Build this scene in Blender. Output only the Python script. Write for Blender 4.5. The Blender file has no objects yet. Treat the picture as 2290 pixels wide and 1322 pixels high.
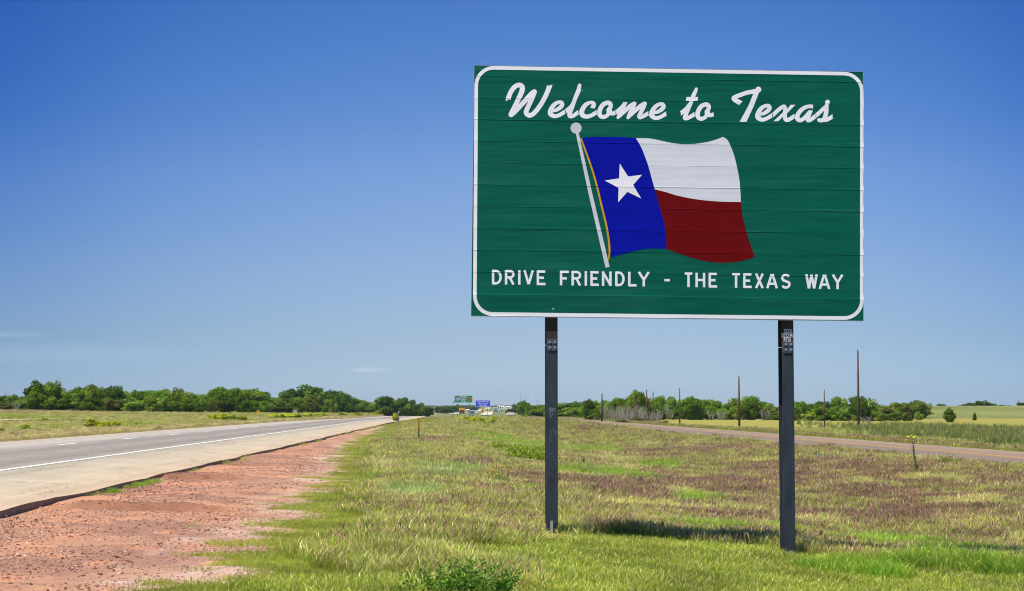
import bpy, bmesh, math, random
import numpy as np
from mathutils import Vector, Matrix
from mathutils.geometry import tessellate_polygon

# ------------------------------------------------------------------ camera, world, sun, exposure
S = bpy.context.scene
CAMZ = 1.66
FPX, PW, PH = 4000.0, 2290.0, 1322.0
HOR = 916.0
PITCH = math.atan((HOR - PH / 2) / FPX)
cd = bpy.data.cameras.new('camera'); cam = bpy.data.objects.new('camera', cd)
S.collection.objects.link(cam)
cam.location = (0, 0, CAMZ); cam.rotation_euler = (math.pi / 2 + PITCH, 0, 0)
cd.sensor_fit = 'HORIZONTAL'; cd.sensor_width = 36; cd.lens = 36 * FPX / PW
cd.clip_start = 0.2; cd.clip_end = 30000
S.camera = cam

SUNV = Vector((-0.52, -0.31, 1.0)).normalized()       # towards the sun
W = bpy.data.worlds.new("World"); S.world = W; W.use_nodes = True
nt = W.node_tree; N = nt.nodes; L = nt.links
bg = N['Background']
sky = N.new('ShaderNodeTexSky'); sky.sky_type = 'NISHITA'; sky.sun_disc = False
sky.sun_elevation = math.asin(SUNV.z); sky.sun_rotation = math.atan2(SUNV.x, SUNV.y)
sky.air_density = 1.0; sky.dust_density = 0.3; sky.ozone_density = 2.0; sky.altitude = 600
tc = N.new('ShaderNodeTexCoord'); sep = N.new('ShaderNodeSeparateXYZ'); L.new(tc.outputs['Generated'], sep.inputs[0])
mr = N.new('ShaderNodeMapRange'); mr.inputs[1].default_value = 0.0; mr.inputs[2].default_value = 0.5
L.new(sep.outputs['Z'], mr.inputs[0])
rp = N.new('ShaderNodeValToRGB'); L.new(mr.outputs[0], rp.inputs[0])
e = rp.color_ramp.elements
e[0].position = 0.0; e[0].color = (.286, .370, .572, 1)
e[1].position = 1.0; e[1].color = (1.0, .95, .90, 1)
for z_, c_ in ((.014, (.358, .459, .703)), (.041, (.365, .427, .609)), (.08, (.395, .440, .610)), (.129, (.370, .442, .645)),
               (.178, (.248, .390, .636)), (.22, (.19, .349, .62)), (.27, (.17, .33, .61))):
    k = e.new(z_ * 2); k.color = (*[q * .80 for q in c_], 1)
# sky deepens away from the view's middle, with lens vignetting painted into its colour
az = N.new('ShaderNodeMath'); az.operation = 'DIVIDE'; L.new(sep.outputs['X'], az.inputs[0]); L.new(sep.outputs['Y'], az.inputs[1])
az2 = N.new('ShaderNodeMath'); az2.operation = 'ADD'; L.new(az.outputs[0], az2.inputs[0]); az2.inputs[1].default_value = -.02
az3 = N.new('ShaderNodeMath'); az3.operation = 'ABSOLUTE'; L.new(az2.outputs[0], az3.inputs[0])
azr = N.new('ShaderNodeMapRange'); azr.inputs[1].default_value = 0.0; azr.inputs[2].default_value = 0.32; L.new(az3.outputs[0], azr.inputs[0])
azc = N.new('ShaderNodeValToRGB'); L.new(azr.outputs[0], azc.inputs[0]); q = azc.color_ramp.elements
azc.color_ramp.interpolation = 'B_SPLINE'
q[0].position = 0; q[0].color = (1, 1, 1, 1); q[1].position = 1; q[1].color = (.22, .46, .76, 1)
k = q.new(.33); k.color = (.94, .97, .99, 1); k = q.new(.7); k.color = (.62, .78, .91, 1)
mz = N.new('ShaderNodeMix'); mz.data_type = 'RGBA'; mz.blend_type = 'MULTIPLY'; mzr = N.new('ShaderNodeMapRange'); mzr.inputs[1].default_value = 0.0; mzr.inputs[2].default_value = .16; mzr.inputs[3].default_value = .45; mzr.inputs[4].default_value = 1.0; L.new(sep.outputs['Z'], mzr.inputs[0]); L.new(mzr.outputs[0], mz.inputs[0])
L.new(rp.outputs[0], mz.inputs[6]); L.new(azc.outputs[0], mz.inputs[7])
mul = N.new('ShaderNodeMix'); mul.data_type = 'RGBA'; mul.blend_type = 'MULTIPLY'; mul.inputs[0].default_value = 1.0
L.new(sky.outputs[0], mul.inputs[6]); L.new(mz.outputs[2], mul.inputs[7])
# two faint streaks of cirrus low in the sky
def cirrus(prev, az, el, wa, we, amt):
    # direction of the streak in world space
    vm = N.new('ShaderNodeVectorMath'); vm.operation = 'SUBTRACT'
    L.new(tc.outputs['Generated'], vm.inputs[0]); vm.inputs[1].default_value = (az, 1.0, el)
    dv = N.new('ShaderNodeVectorMath'); dv.operation = 'MULTIPLY'; L.new(vm.outputs[0], dv.inputs[0])
    dv.inputs[1].default_value = (1 / wa, 0.0, 1 / we)
    ns = N.new('ShaderNodeTexNoise'); ns.inputs['Scale'].default_value = 1.5; ns.inputs['Detail'].default_value = 6
    L.new(dv.outputs[0], ns.inputs['Vector'])
    ln = N.new('ShaderNodeVectorMath'); ln.operation = 'LENGTH'; L.new(dv.outputs[0], ln.inputs[0])
    m1 = N.new('ShaderNodeMapRange'); m1.inputs[1].default_value = 1.0; m1.inputs[2].default_value = 0.0
    m1.interpolation_type = 'SMOOTHSTEP'
    L.new(ln.outputs['Value'], m1.inputs[0])
    m2 = N.new('ShaderNodeMath'); m2.operation = 'MULTIPLY'; L.new(m1.outputs[0], m2.inputs[0]); L.new(ns.outputs[0], m2.inputs[1])
    m3 = N.new('ShaderNodeMath'); m3.operation = 'MULTIPLY'; L.new(m2.outputs[0], m3.inputs[0]); m3.inputs[1].default_value = amt
    mx = N.new('ShaderNodeMix'); mx.data_type = 'RGBA'; L.new(m3.outputs[0], mx.inputs[0]); L.new(prev, mx.inputs[6])
    mx.inputs[7].default_value = (4.2, 4.5, 4.9, 1)
    return mx.outputs[2]
o_ = cirrus(mul.outputs[2], -0.08, 0.0222, 0.017, 0.0018, 0.50)
o_ = cirrus(o_, -0.275, 0.0405, 0.035, 0.0026, 0.22)
o_ = cirrus(o_, -0.25, 0.030, 0.10, 0.008, 0.14)
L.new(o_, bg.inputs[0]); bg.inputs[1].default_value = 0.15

sd = bpy.data.lights.new('sun', 'SUN'); sd.energy = 4.2; sd.angle = math.radians(0.5); sd.color = (1.0, 0.94, 0.82)
sun = bpy.data.objects.new('sun', sd); S.collection.objects.link(sun)
sun.rotation_euler = SUNV.to_track_quat('Z', 'Y').to_euler(); sun.location = (-50, -10, 100)
S.view_settings.view_transform = 'Standard'; S.view_settings.look = 'None'
S.view_settings.exposure = 0.58; S.view_settings.gamma = 1.0
S.cycles.max_bounces = 6; S.cycles.diffuse_bounces = 3; S.cycles.glossy_bounces = 3
S.cycles.transparent_max_bounces = 8; S.cycles.transmission_bounces = 3
S.cycles.use_denoising = True; S.cycles.filter_width = 1.05; S.cycles.volume_bounces = 0
HAZE = 0.00005

# ------------------------------------------------------------------ helpers
RNG = np.random.default_rng(7)
random.seed(11)
cp, sp = math.cos(PITCH), math.sin(PITCH)
def ray(px, py):
    u = (px - PW / 2) / FPX; v = (PH / 2 - py) / FPX
    y = cp - v * sp; z = sp + v * cp
    return u / y, z / y                # x and z gained per metre of depth
def at(px, py, Y):
    a, b = ray(px, py); return Vector((a * Y, Y, CAMZ + b * Y))

def ss(x): x = np.clip(x, 0, 1); return x * x * (3 - 2 * x)
def _h(ix, iy, seed):
    n = (ix * 374761393 + iy * 668265263 + seed * 1442695041) & 0xFFFFFFFF
    n = ((n ^ (n >> 13)) * 1274126177) & 0xFFFFFFFF
    return ((n ^ (n >> 16)) & 0xFFFF) / 65535.0
def vnoise(x, y, seed=0):
    x = np.asarray(x, float); y = np.asarray(y, float)
    xi = np.floor(x).astype(np.int64); yi = np.floor(y).astype(np.int64)
    fx = x - xi; fy = y - yi; fx = fx * fx * (3 - 2 * fx); fy = fy * fy * (3 - 2 * fy)
    a = _h(xi, yi, seed); b = _h(xi + 1, yi, seed); c = _h(xi, yi + 1, seed); d = _h(xi + 1, yi + 1, seed)
    return (a * (1 - fx) + b * fx) * (1 - fy) + (c * (1 - fx) + d * fx) * fy
def fbm(x, y, seed=0, o=4):
    r = 0; a = 0.5; t = 0
    for k in range(o):
        r = r + a * vnoise(x, y, seed + k * 17); t += a; x = np.asarray(x) * 2.03; y = np.asarray(y) * 2.03; a *= 0.5
    return r / t

# ---- terrain: s runs across the highway, Z along the view; heights relative to the camera
K = 0.03625
PS = np.array([-900,-400,-120,-85,-60,-45,-32,-24,-18.4,-16.86,-13.2,-9.54,-6.5,-6.42,-4,-2,0,1.5,4.8,7,10,14,19,26.5,30,45,150,300,900], float)
PZ = np.array([3.0,1.2,.4,0,-.6,-.95,-1.35,-1.48,-1.33,-1.28,-1.2,-1.31,-1.47,-1.57,-1.62,-1.66,-1.70,-1.78,-2.06,-2.28,-2.28,-2.08,-1.97,-1.97,-2.2,-2.4,-2.4,-1.8,0.5], float)
PF = PZ.copy()
for i_, s_ in enumerate(PS):
    if -1 <= s_ <= 15: PF[i_] = -1.62
    if s_ == 19: PF[i_] = -1.85
DZ = np.array([0, 200, 260, 305, 357, 450], float); DV = np.array([0, 0, .12, .26, .40, .55])
FZ = np.array([0, 450, 600, 700, 1000, 1500, 2000, 2500, 3000, 4000, 6000, 9000], float)
FV = np.array([-1.9, -2.05, -2.5, -2.8, -2.75, -2.2, -1.0, .3, 2.0, 6, 10, 4])
def Hrel(s, Z, bumps=True):
    s = np.asarray(s, float); Z = np.asarray(Z, float)
    p0 = np.interp(s, PS, PZ); p1 = np.interp(s, PS, PF); w = ss((Z - 120) / 130)
    h = p0 * (1 - w) + p1 * w
    left = ss((s + 32) / 14)
    h = h - np.interp(Z, DZ, DV) * left * (1 - ss((s - 12) / 12))
    wf = ss((Z - 430) / 300) * np.maximum(left, ss((Z - 1500) / 600))
    wr = 1 - (ss((s - 45) / 40) * (1 - ss((Z - 800) / 500)))
    wf = wf * wr
    h = h * (1 - wf) + np.interp(Z, FZ, FV) * wf
    h = h + 3.6 * ss((Z - 400) / 260) * ss((s - 95) / 70) * (1 - ss((Z - 760) / 500))
    if bumps:
        off = ss((s - 0.5) / 3) + ss((-s - 20) / 4)
        h = h + off * ((fbm(s * .45, Z * .3, 3, 3) - .5) * .12 + (fbm(s * .08, Z * .05, 9, 2) - .5) * .3 * ss((Z - 30) / 60))
    return h
def Hxy(X, Z, **k):
    return Hrel(np.asarray(X) + K * np.asarray(Z), Z, **k) + CAMZ
def Hpt(x, y): return float(Hxy(x, y))
def hit(px, py, zmax=6000, zmin=9.0):
    a, b = ray(px, py)
    Z = np.geomspace(zmin, zmax, 4000)
    g = Hxy(a * Z, Z); r = CAMZ + b * Z
    i = np.argmax(r <= g)
    if r[i] > g[i]: i = len(Z) - 1
    z = Z[i]; return Vector((a * z, z, Hpt(a * z, z)))

def props(o, label=None, cat=None, group=None, kind=None):
    if label: o['label'] = label
    if cat: o['category'] = cat
    if group: o['group'] = group
    if kind: o['kind'] = kind
    return o
def empty(name, loc, label, cat, group=None, rz=0):
    o = bpy.data.objects.new(name, None); S.collection.objects.link(o)
    o.location = loc; o.rotation_euler = (0, 0, rz); o.empty_display_size = .2
    return props(o, label, cat, group)
def mesh_np(name, v, f, smooth=False):
    """v (n,3) array, f list or (m,k) array"""
    me = bpy.data.meshes.new(name)
    v = np.asarray(v, np.float32)
    if isinstance(f, np.ndarray):
        m, k = f.shape
        me.vertices.add(len(v)); me.vertices.foreach_set('co', v.ravel())
        me.loops.add(m * k); me.loops.foreach_set('vertex_index', f.astype(np.int32).ravel())
        me.polygons.add(m); me.polygons.foreach_set('loop_start', np.arange(0, m * k, k, dtype=np.int32))
        me.update(calc_edges=True)
    else:
        me.from_pydata([tuple(map(float, x)) for x in v], [], [tuple(int(i) for i in q) for q in f]); me.update()
    if smooth: me.polygons.foreach_set('use_smooth', np.ones(len(me.polygons), bool))
    return me
def vcol(me, cols, name='col'):
    a = me.color_attributes.new(name, 'FLOAT_COLOR', 'POINT')
    c = np.ones((len(cols), 4), np.float32); c[:, :3] = cols
    a.data.foreach_set('color', c.ravel())
def link(name, me, mat, parent=None, loc=None):
    o = bpy.data.objects.new(name, me); S.collection.objects.link(o)
    if mat is not None: me.materials.append(mat)
    if parent is not None: o.parent = parent
    if loc is not None: o.location = loc
    return o
class MB:
    def __init__(s): s.v = []; s.f = []
    def add(s, v, f):
        b = len(s.v); s.v += [tuple(x) for x in v]; s.f += [tuple(b + i for i in q) for q in f]; return s
    def box(s, c, d, M=None):
        x, y, z = [q / 2 for q in d]; p = [Vector((i * x, j * y, k * z)) for k in (-1, 1) for j in (-1, 1) for i in (-1, 1)]
        if M: p = [M @ q for q in p]
        p = [q + Vector(c) for q in p]
        return s.add(p, [(0,2,3,1),(4,5,7,6),(0,1,5,4),(2,6,7,3),(0,4,6,2),(1,3,7,5)])
    def tube(s, pts, rad, n=8, cap=True):
        pts = [Vector(p) for p in pts]
        if not hasattr(rad, '__len__'): rad = [rad] * len(pts)
        rings = []
        for i, p in enumerate(pts):
            d = (pts[min(i + 1, len(pts) - 1)] - pts[max(i - 1, 0)]).normalized()
            a = d.orthogonal().normalized() if i == 0 else (prev - d * prev.dot(d)).normalized()
            prev = a; b = d.cross(a)
            rings.append([p + (a * math.cos(t) + b * math.sin(t)) * rad[i] for t in [2 * math.pi * k / n for k in range(n)]])
        v = [q for r in rings for q in r]; f = []
        for i in range(len(pts) - 1):
            for k in range(n): f.append((i*n+k, i*n+(k+1)%n, (i+1)*n+(k+1)%n, (i+1)*n+k))
        if cap: f.append(tuple(reversed(range(n)))); f.append(tuple(range((len(pts)-1)*n, len(pts)*n)))
        return s.add(v, f)
    def build(s, name, mat, parent=None, loc=None, smooth=False, bevel=0):
        me = mesh_np(name, s.v, s.f, smooth)
        o = link(name, me, mat, parent, loc)
        if bevel:
            m = o.modifiers.new('bevel', 'BEVEL'); m.width = bevel; m.segments = 2; m.limit_method = 'ANGLE'
        return o

# ------------------------------------------------------------------ materials
def mat(name, col, rough=.6, metal=0, var=0.0, scale=5, bump=0, bscale=30, spec=.5, coord='Object', stretch=(1,1,1)):
    m = bpy.data.materials.new(name); m.use_nodes = True; n = m.node_tree.nodes; l = m.node_tree.links
    b = n['Principled BSDF']; b.inputs['Base Color'].default_value = (*col, 1); b.inputs['Roughness'].default_value = rough
    b.inputs['Metallic'].default_value = metal; b.inputs['Specular IOR Level'].default_value = spec
    if var or bump:
        t = n.new('ShaderNodeTexCoord'); mp = n.new('ShaderNodeMapping'); l.new(t.outputs[coord], mp.inputs[0])
        mp.inputs['Scale'].default_value = stretch
    if var:
        x = n.new('ShaderNodeTexNoise'); x.inputs['Scale'].default_value = scale; x.inputs['Detail'].default_value = 6
        l.new(mp.outputs[0], x.inputs[0])
        r = n.new('ShaderNodeMapRange'); r.inputs[1].default_value = .25; r.inputs[2].default_value = .75
        r.inputs[3].default_value = 1 - var; r.inputs[4].default_value = 1 + var; l.new(x.outputs[0], r.inputs[0])
        h = n.new('ShaderNodeHueSaturation'); h.inputs['Color'].default_value = (*col, 1); l.new(r.outputs[0], h.inputs['Value'])
        l.new(h.outputs[0], b.inputs['Base Color'])
    if bump:
        y = n.new('ShaderNodeTexNoise'); y.inputs['Scale'].default_value = bscale; y.inputs['Detail'].default_value = 5
        l.new(mp.outputs[0], y.inputs[0]); q = n.new('ShaderNodeBump'); q.inputs['Strength'].default_value = bump
        q.inputs['Distance'].default_value = .02; l.new(y.outputs[0], q.inputs['Height']); l.new(q.outputs[0], b.inputs['Normal'])
    return m
def leaf_mat(name, transl=.35, gain=1.0, nscale=.35, nvar=.25, rough=.55):
    """colour comes from the mesh's col attribute; thin leaves pass some light"""
    m = bpy.data.materials.new(name); m.use_nodes = True; n = m.node_tree.nodes; l = m.node_tree.links
    b = n['Principled BSDF']; out = n['Material Output']
    a = n.new('ShaderNodeAttribute'); a.attribute_name = 'col'
    g = n.new('ShaderNodeNewGeometry'); x = n.new('ShaderNodeTexNoise'); x.inputs['Scale'].default_value = nscale; x.inputs['Detail'].default_value = 4
    l.new(g.outputs['Position'], x.inputs[0])
    r = n.new('ShaderNodeMapRange'); r.inputs[1].default_value = .3; r.inputs[2].default_value = .7
    r.inputs[3].default_value = gain * (1 - nvar); r.inputs[4].default_value = gain * (1 + nvar); l.new(x.outputs[0], r.inputs[0])
    h = n.new('ShaderNodeHueSaturation'); l.new(a.outputs['Color'], h.inputs['Color']); l.new(r.outputs[0], h.inputs['Value'])
    oi = n.new('ShaderNodeObjectInfo'); r2 = n.new('ShaderNodeMapRange'); r2.inputs[3].default_value = .485; r2.inputs[4].default_value = .515
    l.new(oi.outputs['Random'], r2.inputs[0]); l.new(r2.outputs[0], h.inputs['Hue'])
    l.new(h.outputs[0], b.inputs['Base Color']); b.inputs['Roughness'].default_value = rough
    b.inputs['Specular IOR Level'].default_value = .12
    tr = n.new('ShaderNodeBsdfTranslucent'); l.new(h.outputs[0], tr.inputs[0])
    mx = n.new('ShaderNodeMixShader'); mx.inputs[0].default_value = transl
    l.new(b.outputs[0], mx.inputs[1]); l.new(tr.outputs[0], mx.inputs[2]); l.new(mx.outputs[0], out.inputs[0])
    return m
def soil_mat(name, bumpd=.03, nscale=2.2, fine=14, fvar=.3, spec=.2):
    m = bpy.data.materials.new(name); m.use_nodes = True; n = m.node_tree.nodes; l = m.node_tree.links
    b = n['Principled BSDF']; a = n.new('ShaderNodeAttribute'); a.attribute_name = 'col'
    g = n.new('ShaderNodeNewGeometry')
    x = n.new('ShaderNodeTexNoise'); x.inputs['Scale'].default_value = nscale; x.inputs['Detail'].default_value = 8; x.inputs['Roughness'].default_value = .7
    y = n.new('ShaderNodeTexNoise'); y.inputs['Scale'].default_value = fine; y.inputs['Detail'].default_value = 4
    l.new(g.outputs['Position'], x.inputs[0]); l.new(g.outputs['Position'], y.inputs[0])
    ad = n.new('ShaderNodeMath'); ad.operation = 'ADD'; l.new(x.outputs[0], ad.inputs[0]); l.new(y.outputs[0], ad.inputs[1])
    r = n.new('ShaderNodeMapRange'); r.inputs[1].default_value = .65; r.inputs[2].default_value = 1.35
    r.inputs[3].default_value = 1 - fvar; r.inputs[4].default_value = 1 + fvar; l.new(ad.outputs[0], r.inputs[0])
    h = n.new('ShaderNodeHueSaturation'); l.new(a.outputs['Color'], h.inputs['Color']); l.new(r.outputs[0], h.inputs['Value'])
    l.new(h.outputs[0], b.inputs['Base Color']); b.inputs['Roughness'].default_value = .95; b.inputs['Specular IOR Level'].default_value = spec
    q = n.new('ShaderNodeBump'); q.inputs['Strength'].default_value = .6; q.inputs['Distance'].default_value = bumpd
    l.new(ad.outputs[0], q.inputs['Height']); l.new(q.outputs[0], b.inputs['Normal'])
    return m
def ramp_road(name, stops, gain=1.0, streak=.10):
    """asphalt or concrete whose colour changes across the road (U of the UV map, metres from the edge)"""
    m = bpy.data.materials.new(name); m.use_nodes = True; n = m.node_tree.nodes; l = m.node_tree.links
    b = n['Principled BSDF']; uv = n.new('ShaderNodeUVMap'); uv.uv_map = 'UVMap'
    sx = n.new('ShaderNodeSeparateXYZ'); l.new(uv.outputs[0], sx.inputs[0])
    wob = n.new('ShaderNodeTexNoise'); wob.inputs['Scale'].default_value = .35
    mpw = n.new('ShaderNodeMapping'); mpw.inputs['Scale'].default_value = (.6, .25, 1); l.new(uv.outputs[0], mpw.inputs[0]); l.new(mpw.outputs[0], wob.inputs[0])
    ma = n.new('ShaderNodeMath'); ma.operation = 'MULTIPLY_ADD'; l.new(wob.outputs[0], ma.inputs[0]); ma.inputs[1].default_value = .5
    l.new(sx.outputs['X'], ma.inputs[2])
    lo, hi = stops[0][0], stops[-1][0]
    r = n.new('ShaderNodeMapRange'); r.inputs[1].default_value = lo + .25; r.inputs[2].default_value = hi + .25; l.new(ma.outputs[0], r.inputs[0])
    cr = n.new('ShaderNodeValToRGB'); l.new(r.outputs[0], cr.inputs[0]); el = cr.color_ramp.elements
    el[0].position = 0; el[0].color = (*stops[0][1], 1); el[1].position = 1; el[1].color = (*stops[-1][1], 1)
    for s_, c in stops[1:-1]:
        k = el.new((s_ - lo) / (hi - lo)); k.color = (*c, 1)
    mp = n.new('ShaderNodeMapping'); mp.inputs['Scale'].default_value = (3.0, .12, 1); l.new(uv.outputs[0], mp.inputs[0])
    x = n.new('ShaderNodeTexNoise'); x.inputs['Scale'].default_value = 1.2; x.inputs['Detail'].default_value = 8; l.new(mp.outputs[0], x.inputs[0])
    y = n.new('ShaderNodeTexNoise'); y.inputs['Scale'].default_value = 25; y.inputs['Detail'].default_value = 5; l.new(uv.outputs[0], y.inputs[0])
    z = n.new('ShaderNodeTexNoise'); z.inputs['Scale'].default_value = .5; z.inputs['Detail'].default_value = 5; l.new(uv.outputs[0], z.inputs[0])
    a1 = n.new('ShaderNodeMath'); a1.operation = 'ADD'; l.new(x.outputs[0], a1.inputs[0]); l.new(y.outputs[0], a1.inputs[1])
    a2 = n.new('ShaderNodeMath'); a2.operation = 'ADD'; l.new(a1.outputs[0], a2.inputs[0]); l.new(z.outputs[0], a2.inputs[1])
    rr = n.new('ShaderNodeMapRange'); rr.inputs[1].default_value = 1.1; rr.inputs[2].default_value = 1.9
    rr.inputs[3].default_value = gain * (1 - streak); rr.inputs[4].default_value = gain * (1 + streak); l.new(a2.outputs[0], rr.inputs[0])
    h = n.new('ShaderNodeHueSaturation'); l.new(cr.outputs[0], h.inputs['Color']); l.new(rr.outputs[0], h.inputs['Value'])
    mpv = n.new('ShaderNodeMapping'); mpv.inputs['Scale'].default_value = (.55, .16, 1); l.new(uv.outputs[0], mpv.inputs[0])
    nd = n.new('ShaderNodeTexNoise'); nd.inputs['Scale'].default_value = 1.1; nd.inputs['Detail'].default_value = 6; l.new(uv.outputs[0], nd.inputs[0])
    va = n.new('ShaderNodeVectorMath'); va.operation = 'MULTIPLY_ADD'; l.new(nd.outputs['Color'], va.inputs[0]); va.inputs[1].default_value = (.5, .5, 0); l.new(mpv.outputs[0], va.inputs[2])
    vo = n.new('ShaderNodeTexVoronoi'); vo.feature = 'DISTANCE_TO_EDGE'; vo.inputs['Scale'].default_value = 1.0; l.new(va.outputs[0], vo.inputs['Vector'])
    vr = n.new('ShaderNodeMapRange'); vr.inputs[1].default_value = .004; vr.inputs[2].default_value = .014; vr.inputs[3].default_value = .72; vr.inputs[4].default_value = 1.0; l.new(vo.outputs['Distance'], vr.inputs[0])
    hm = n.new('ShaderNodeMath'); hm.operation = 'MULTIPLY'; l.new(rr.outputs[0], hm.inputs[0]); l.new(vr.outputs[0], hm.inputs[1]); l.new(hm.outputs[0], h.inputs['Value'])
    l.new(h.outputs[0], b.inputs['Base Color']); b.inputs['Roughness'].default_value = .9; b.inputs['Specular IOR Level'].default_value = .25
    q = n.new('ShaderNodeBump'); q.inputs['Strength'].default_value = .4; q.inputs['Distance'].default_value = .006
    l.new(y.outputs[0], q.inputs['Height']); l.new(q.outputs[0], b.inputs['Normal'])
    return m

M_GROUND = soil_mat('meadow_soil', .05)
M_GRAVEL = soil_mat('red_gravel', .02, 3.5, 45, .34)
M_GRASS = leaf_mat('grass_blades', .45, 1.28, .8, .34)
M_LEAF = leaf_mat('tree_leaves', .25, 1.08, .18, .26, .8)
M_STONE = leaf_mat('gravel_stone', 0.0, 1.0, 3, .15, .9)
M_BARK = mat('bark', (.16, .12, .09), .9, var=.3, scale=8)
M_DEAD = mat('dead_wood', (.33, .29, .24), .9, var=.25, scale=3)
M_POLE = mat('creosote_wood', (.10, .050, .035), .85, var=.35, scale=4, stretch=(3, 3, .3))
M_WHITE = mat('white_paint', (.80, .80, .78), .6, var=.05, scale=3)
M_LINE = mat('road_paint', (.74, .73, .69), .7, var=.18, scale=9)
M_YLINE = mat('yellow_road_paint', (.66, .36, .08), .7, var=.15, scale=2)
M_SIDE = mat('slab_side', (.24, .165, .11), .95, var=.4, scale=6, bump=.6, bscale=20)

# ------------------------------------------------------------------ ground sheet
def meadow_colour(s, Z):
    s = np.asarray(s, float); Z = np.asarray(Z, float)
    X = s - K * Z
    n1 = fbm(s * .12, Z * .07, 21); n2 = fbm(s * .5, Z * .3, 33); n3 = fbm(s * .04, Z * .02, 44)
    c = np.zeros(s.shape + (3,))
    g = np.array([.15, .17, .035]); br = np.array([.20, .145, .07]); pu = np.array([.20, .13, .10]); ye = np.array([.27, .25, .055])
    w = ss((n1 - .42) / .2)[..., None]; c[:] = g; c = c * (1 - w) + br * w
    w = ss((n2 - .55) / .15)[..., None] * .5; c = c * (1 - w) + pu * w
    # fields
    f = (ss((s - 31) / 4) * ss((Z - 215) / 40) * (1 - ss((Z - 420) / 60)) * (1 - ss((s - 110 - Z * .05) / 40)))[..., None]
    c = c * (1 - f) + np.array([.30, .265, .05]) * f
    f = (ss((s - 80) / 40) * ss((Z - 420) / 60))[..., None]
    hc = np.array([.19, .215, .05]) * (.6 + .5 * n3[..., None]) + np.array([.05, .03, .02]) * ss((fbm(s * .03, Z * .02, 77) - .5) / .1)[..., None]
    c = c * (1 - f) + hc * f
    f = (ss((Z - 500) / 200) * (1 - ss((s - 60) / 40)) * ss((s + 25) / 8))[..., None]
    c = c * (1 - f) + (np.array([.17, .19, .06]) * (.8 + .4 * n1[..., None])) * f
    # left verge
    f = (ss((-s - 18) / 1) * (1 - ss((-s - 24) / 3)))[..., None]; c = c * (1 - f) + np.array([.26, .19, .10]) * f
    f = (ss((-s - 24) / 6))[..., None] * .8; c = c * (1 - f) + (np.array([.26, .235, .06]) * (1 - w * .3) + 0 * c) * f
    f = (ss((-s - 52) / 10))[..., None] * .7; c = c * (1 - f) + np.array([.21, .16, .095]) * f
    return c
def s_knots():
    a = list(np.arange(-40, 40.01, .8))
    a = [x for x in a if not (-18.8 < x < -5.9)] + [-18.6, -18.35, -18.0, -12, -7.0, -6.55, -6.40, -6.1]
    r = list(40 + np.cumsum(np.geomspace(1, 900, 70))); l_ = list(-40 - np.cumsum(np.geomspace(1, 900, 70)))
    return np.array(sorted(set(a + r + l_)))
sk = s_knots(); zk = np.concatenate([np.arange(-40, 8, 4), np.geomspace(8, 16000, 330)])
SG, ZG = np.meshgrid(sk, zk)
hz = Hrel(SG, np.maximum(ZG, 0)) + CAMZ
under = (SG > -18.2) & (SG < -6.45) & (ZG < 1750)
hz = np.where(under, hz - .35, hz)
grv = (SG >= -6.45) & (SG < -.9) & (ZG < 195); hz = np.where(grv, hz - .07, hz)
# the frontage road bed
fr = (SG > 19.2) & (SG < 26.3) & (ZG < 330) & (ZG > 20); hz = np.where(fr, hz - .25, hz)
V = np.stack([SG - K * ZG, ZG, hz], -1).reshape(-1, 3)
nr, nc = SG.shape
I = (np.arange(nr - 1)[:, None] * nc + np.arange(nc - 1)[None, :]).ravel()
Fq = np.stack([I, I + 1, I + nc + 1, I + nc], 1)
me = mesh_np('ground', V, Fq, True); vcol(me, meadow_colour(SG, ZG).reshape(-1, 3))
props(link('ground', me, M_GROUND), kind='structure')

# ------------------------------------------------------------------ roads (strips that follow the terrain)
ZR = np.unique(np.concatenate([np.geomspace(8, 1750, 200)]))
def strip(name, ss_, zlo, zhi, m, lift=0.0, side=None, jag=None):
    zz = np.concatenate([[zlo], ZR[(ZR > zlo + .01) & (ZR < zhi - .01)], [zhi]])
    ss_ = np.array(ss_, float)
    SGr, ZGr = np.meshgrid(ss_, zz)
    if jag is not None:
        SGr = SGr.copy(); SGr[:, -1] += jag(zz)
    zz_ = np.interp(np.clip(SGr, PS[0], PS[-1]), PS, PZ)
    hh = Hrel(np.minimum(SGr, -6.501) if ss_[0] < 0 else SGr, ZGr, False) + CAMZ + lift
    vv = np.stack([SGr - K * ZGr, ZGr, hh], -1).reshape(-1, 3)
    a, b = SGr.shape
    i = (np.arange(a - 1)[:, None] * b + np.arange(b - 1)[None, :]).ravel()
    f = np.stack([i, i + 1, i + b + 1, i + b], 1)
    me = mesh_np(name, vv, f, False)
    uv = me.uv_layers.new(name='UVMap'); li = np.zeros(len(me.loops), np.int32); me.loops.foreach_get('vertex_index', li)
    uvs = np.stack([SGr.ravel(), ZGr.ravel()], 1)[li]; uv.data.foreach_set('uv', uvs.astype(np.float32).ravel())
    o = link(name, me, m); props(o, kind='structure'); return o, SGr, ZGr, hh
M_ROAD = ramp_road('asphalt', [(-18.2, (.40, .34, .26)), (-17.3, (.40, .34, .26)), (-16.6, (.40, .345, .28)), (-15.9, (.35, .30, .25)), (-15, (.39, .335, .275)),
    (-14.1, (.34, .295, .245)), (-13.3, (.29, .25, .21)), (-12.4, (.215, .185, .155)), (-11.4, (.265, .23, .19)), (-10.4, (.21, .18, .15)), (-9.6, (.31, .265, .21)), (-9.5, (.31, .265, .21))], 1.12, .10)
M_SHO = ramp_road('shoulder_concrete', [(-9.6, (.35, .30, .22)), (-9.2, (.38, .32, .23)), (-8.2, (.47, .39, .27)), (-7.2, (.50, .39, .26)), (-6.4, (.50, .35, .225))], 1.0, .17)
strip('road', [-18.2, -16.86, -13.2, -9.6], 8, 1750, M_ROAD)
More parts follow.
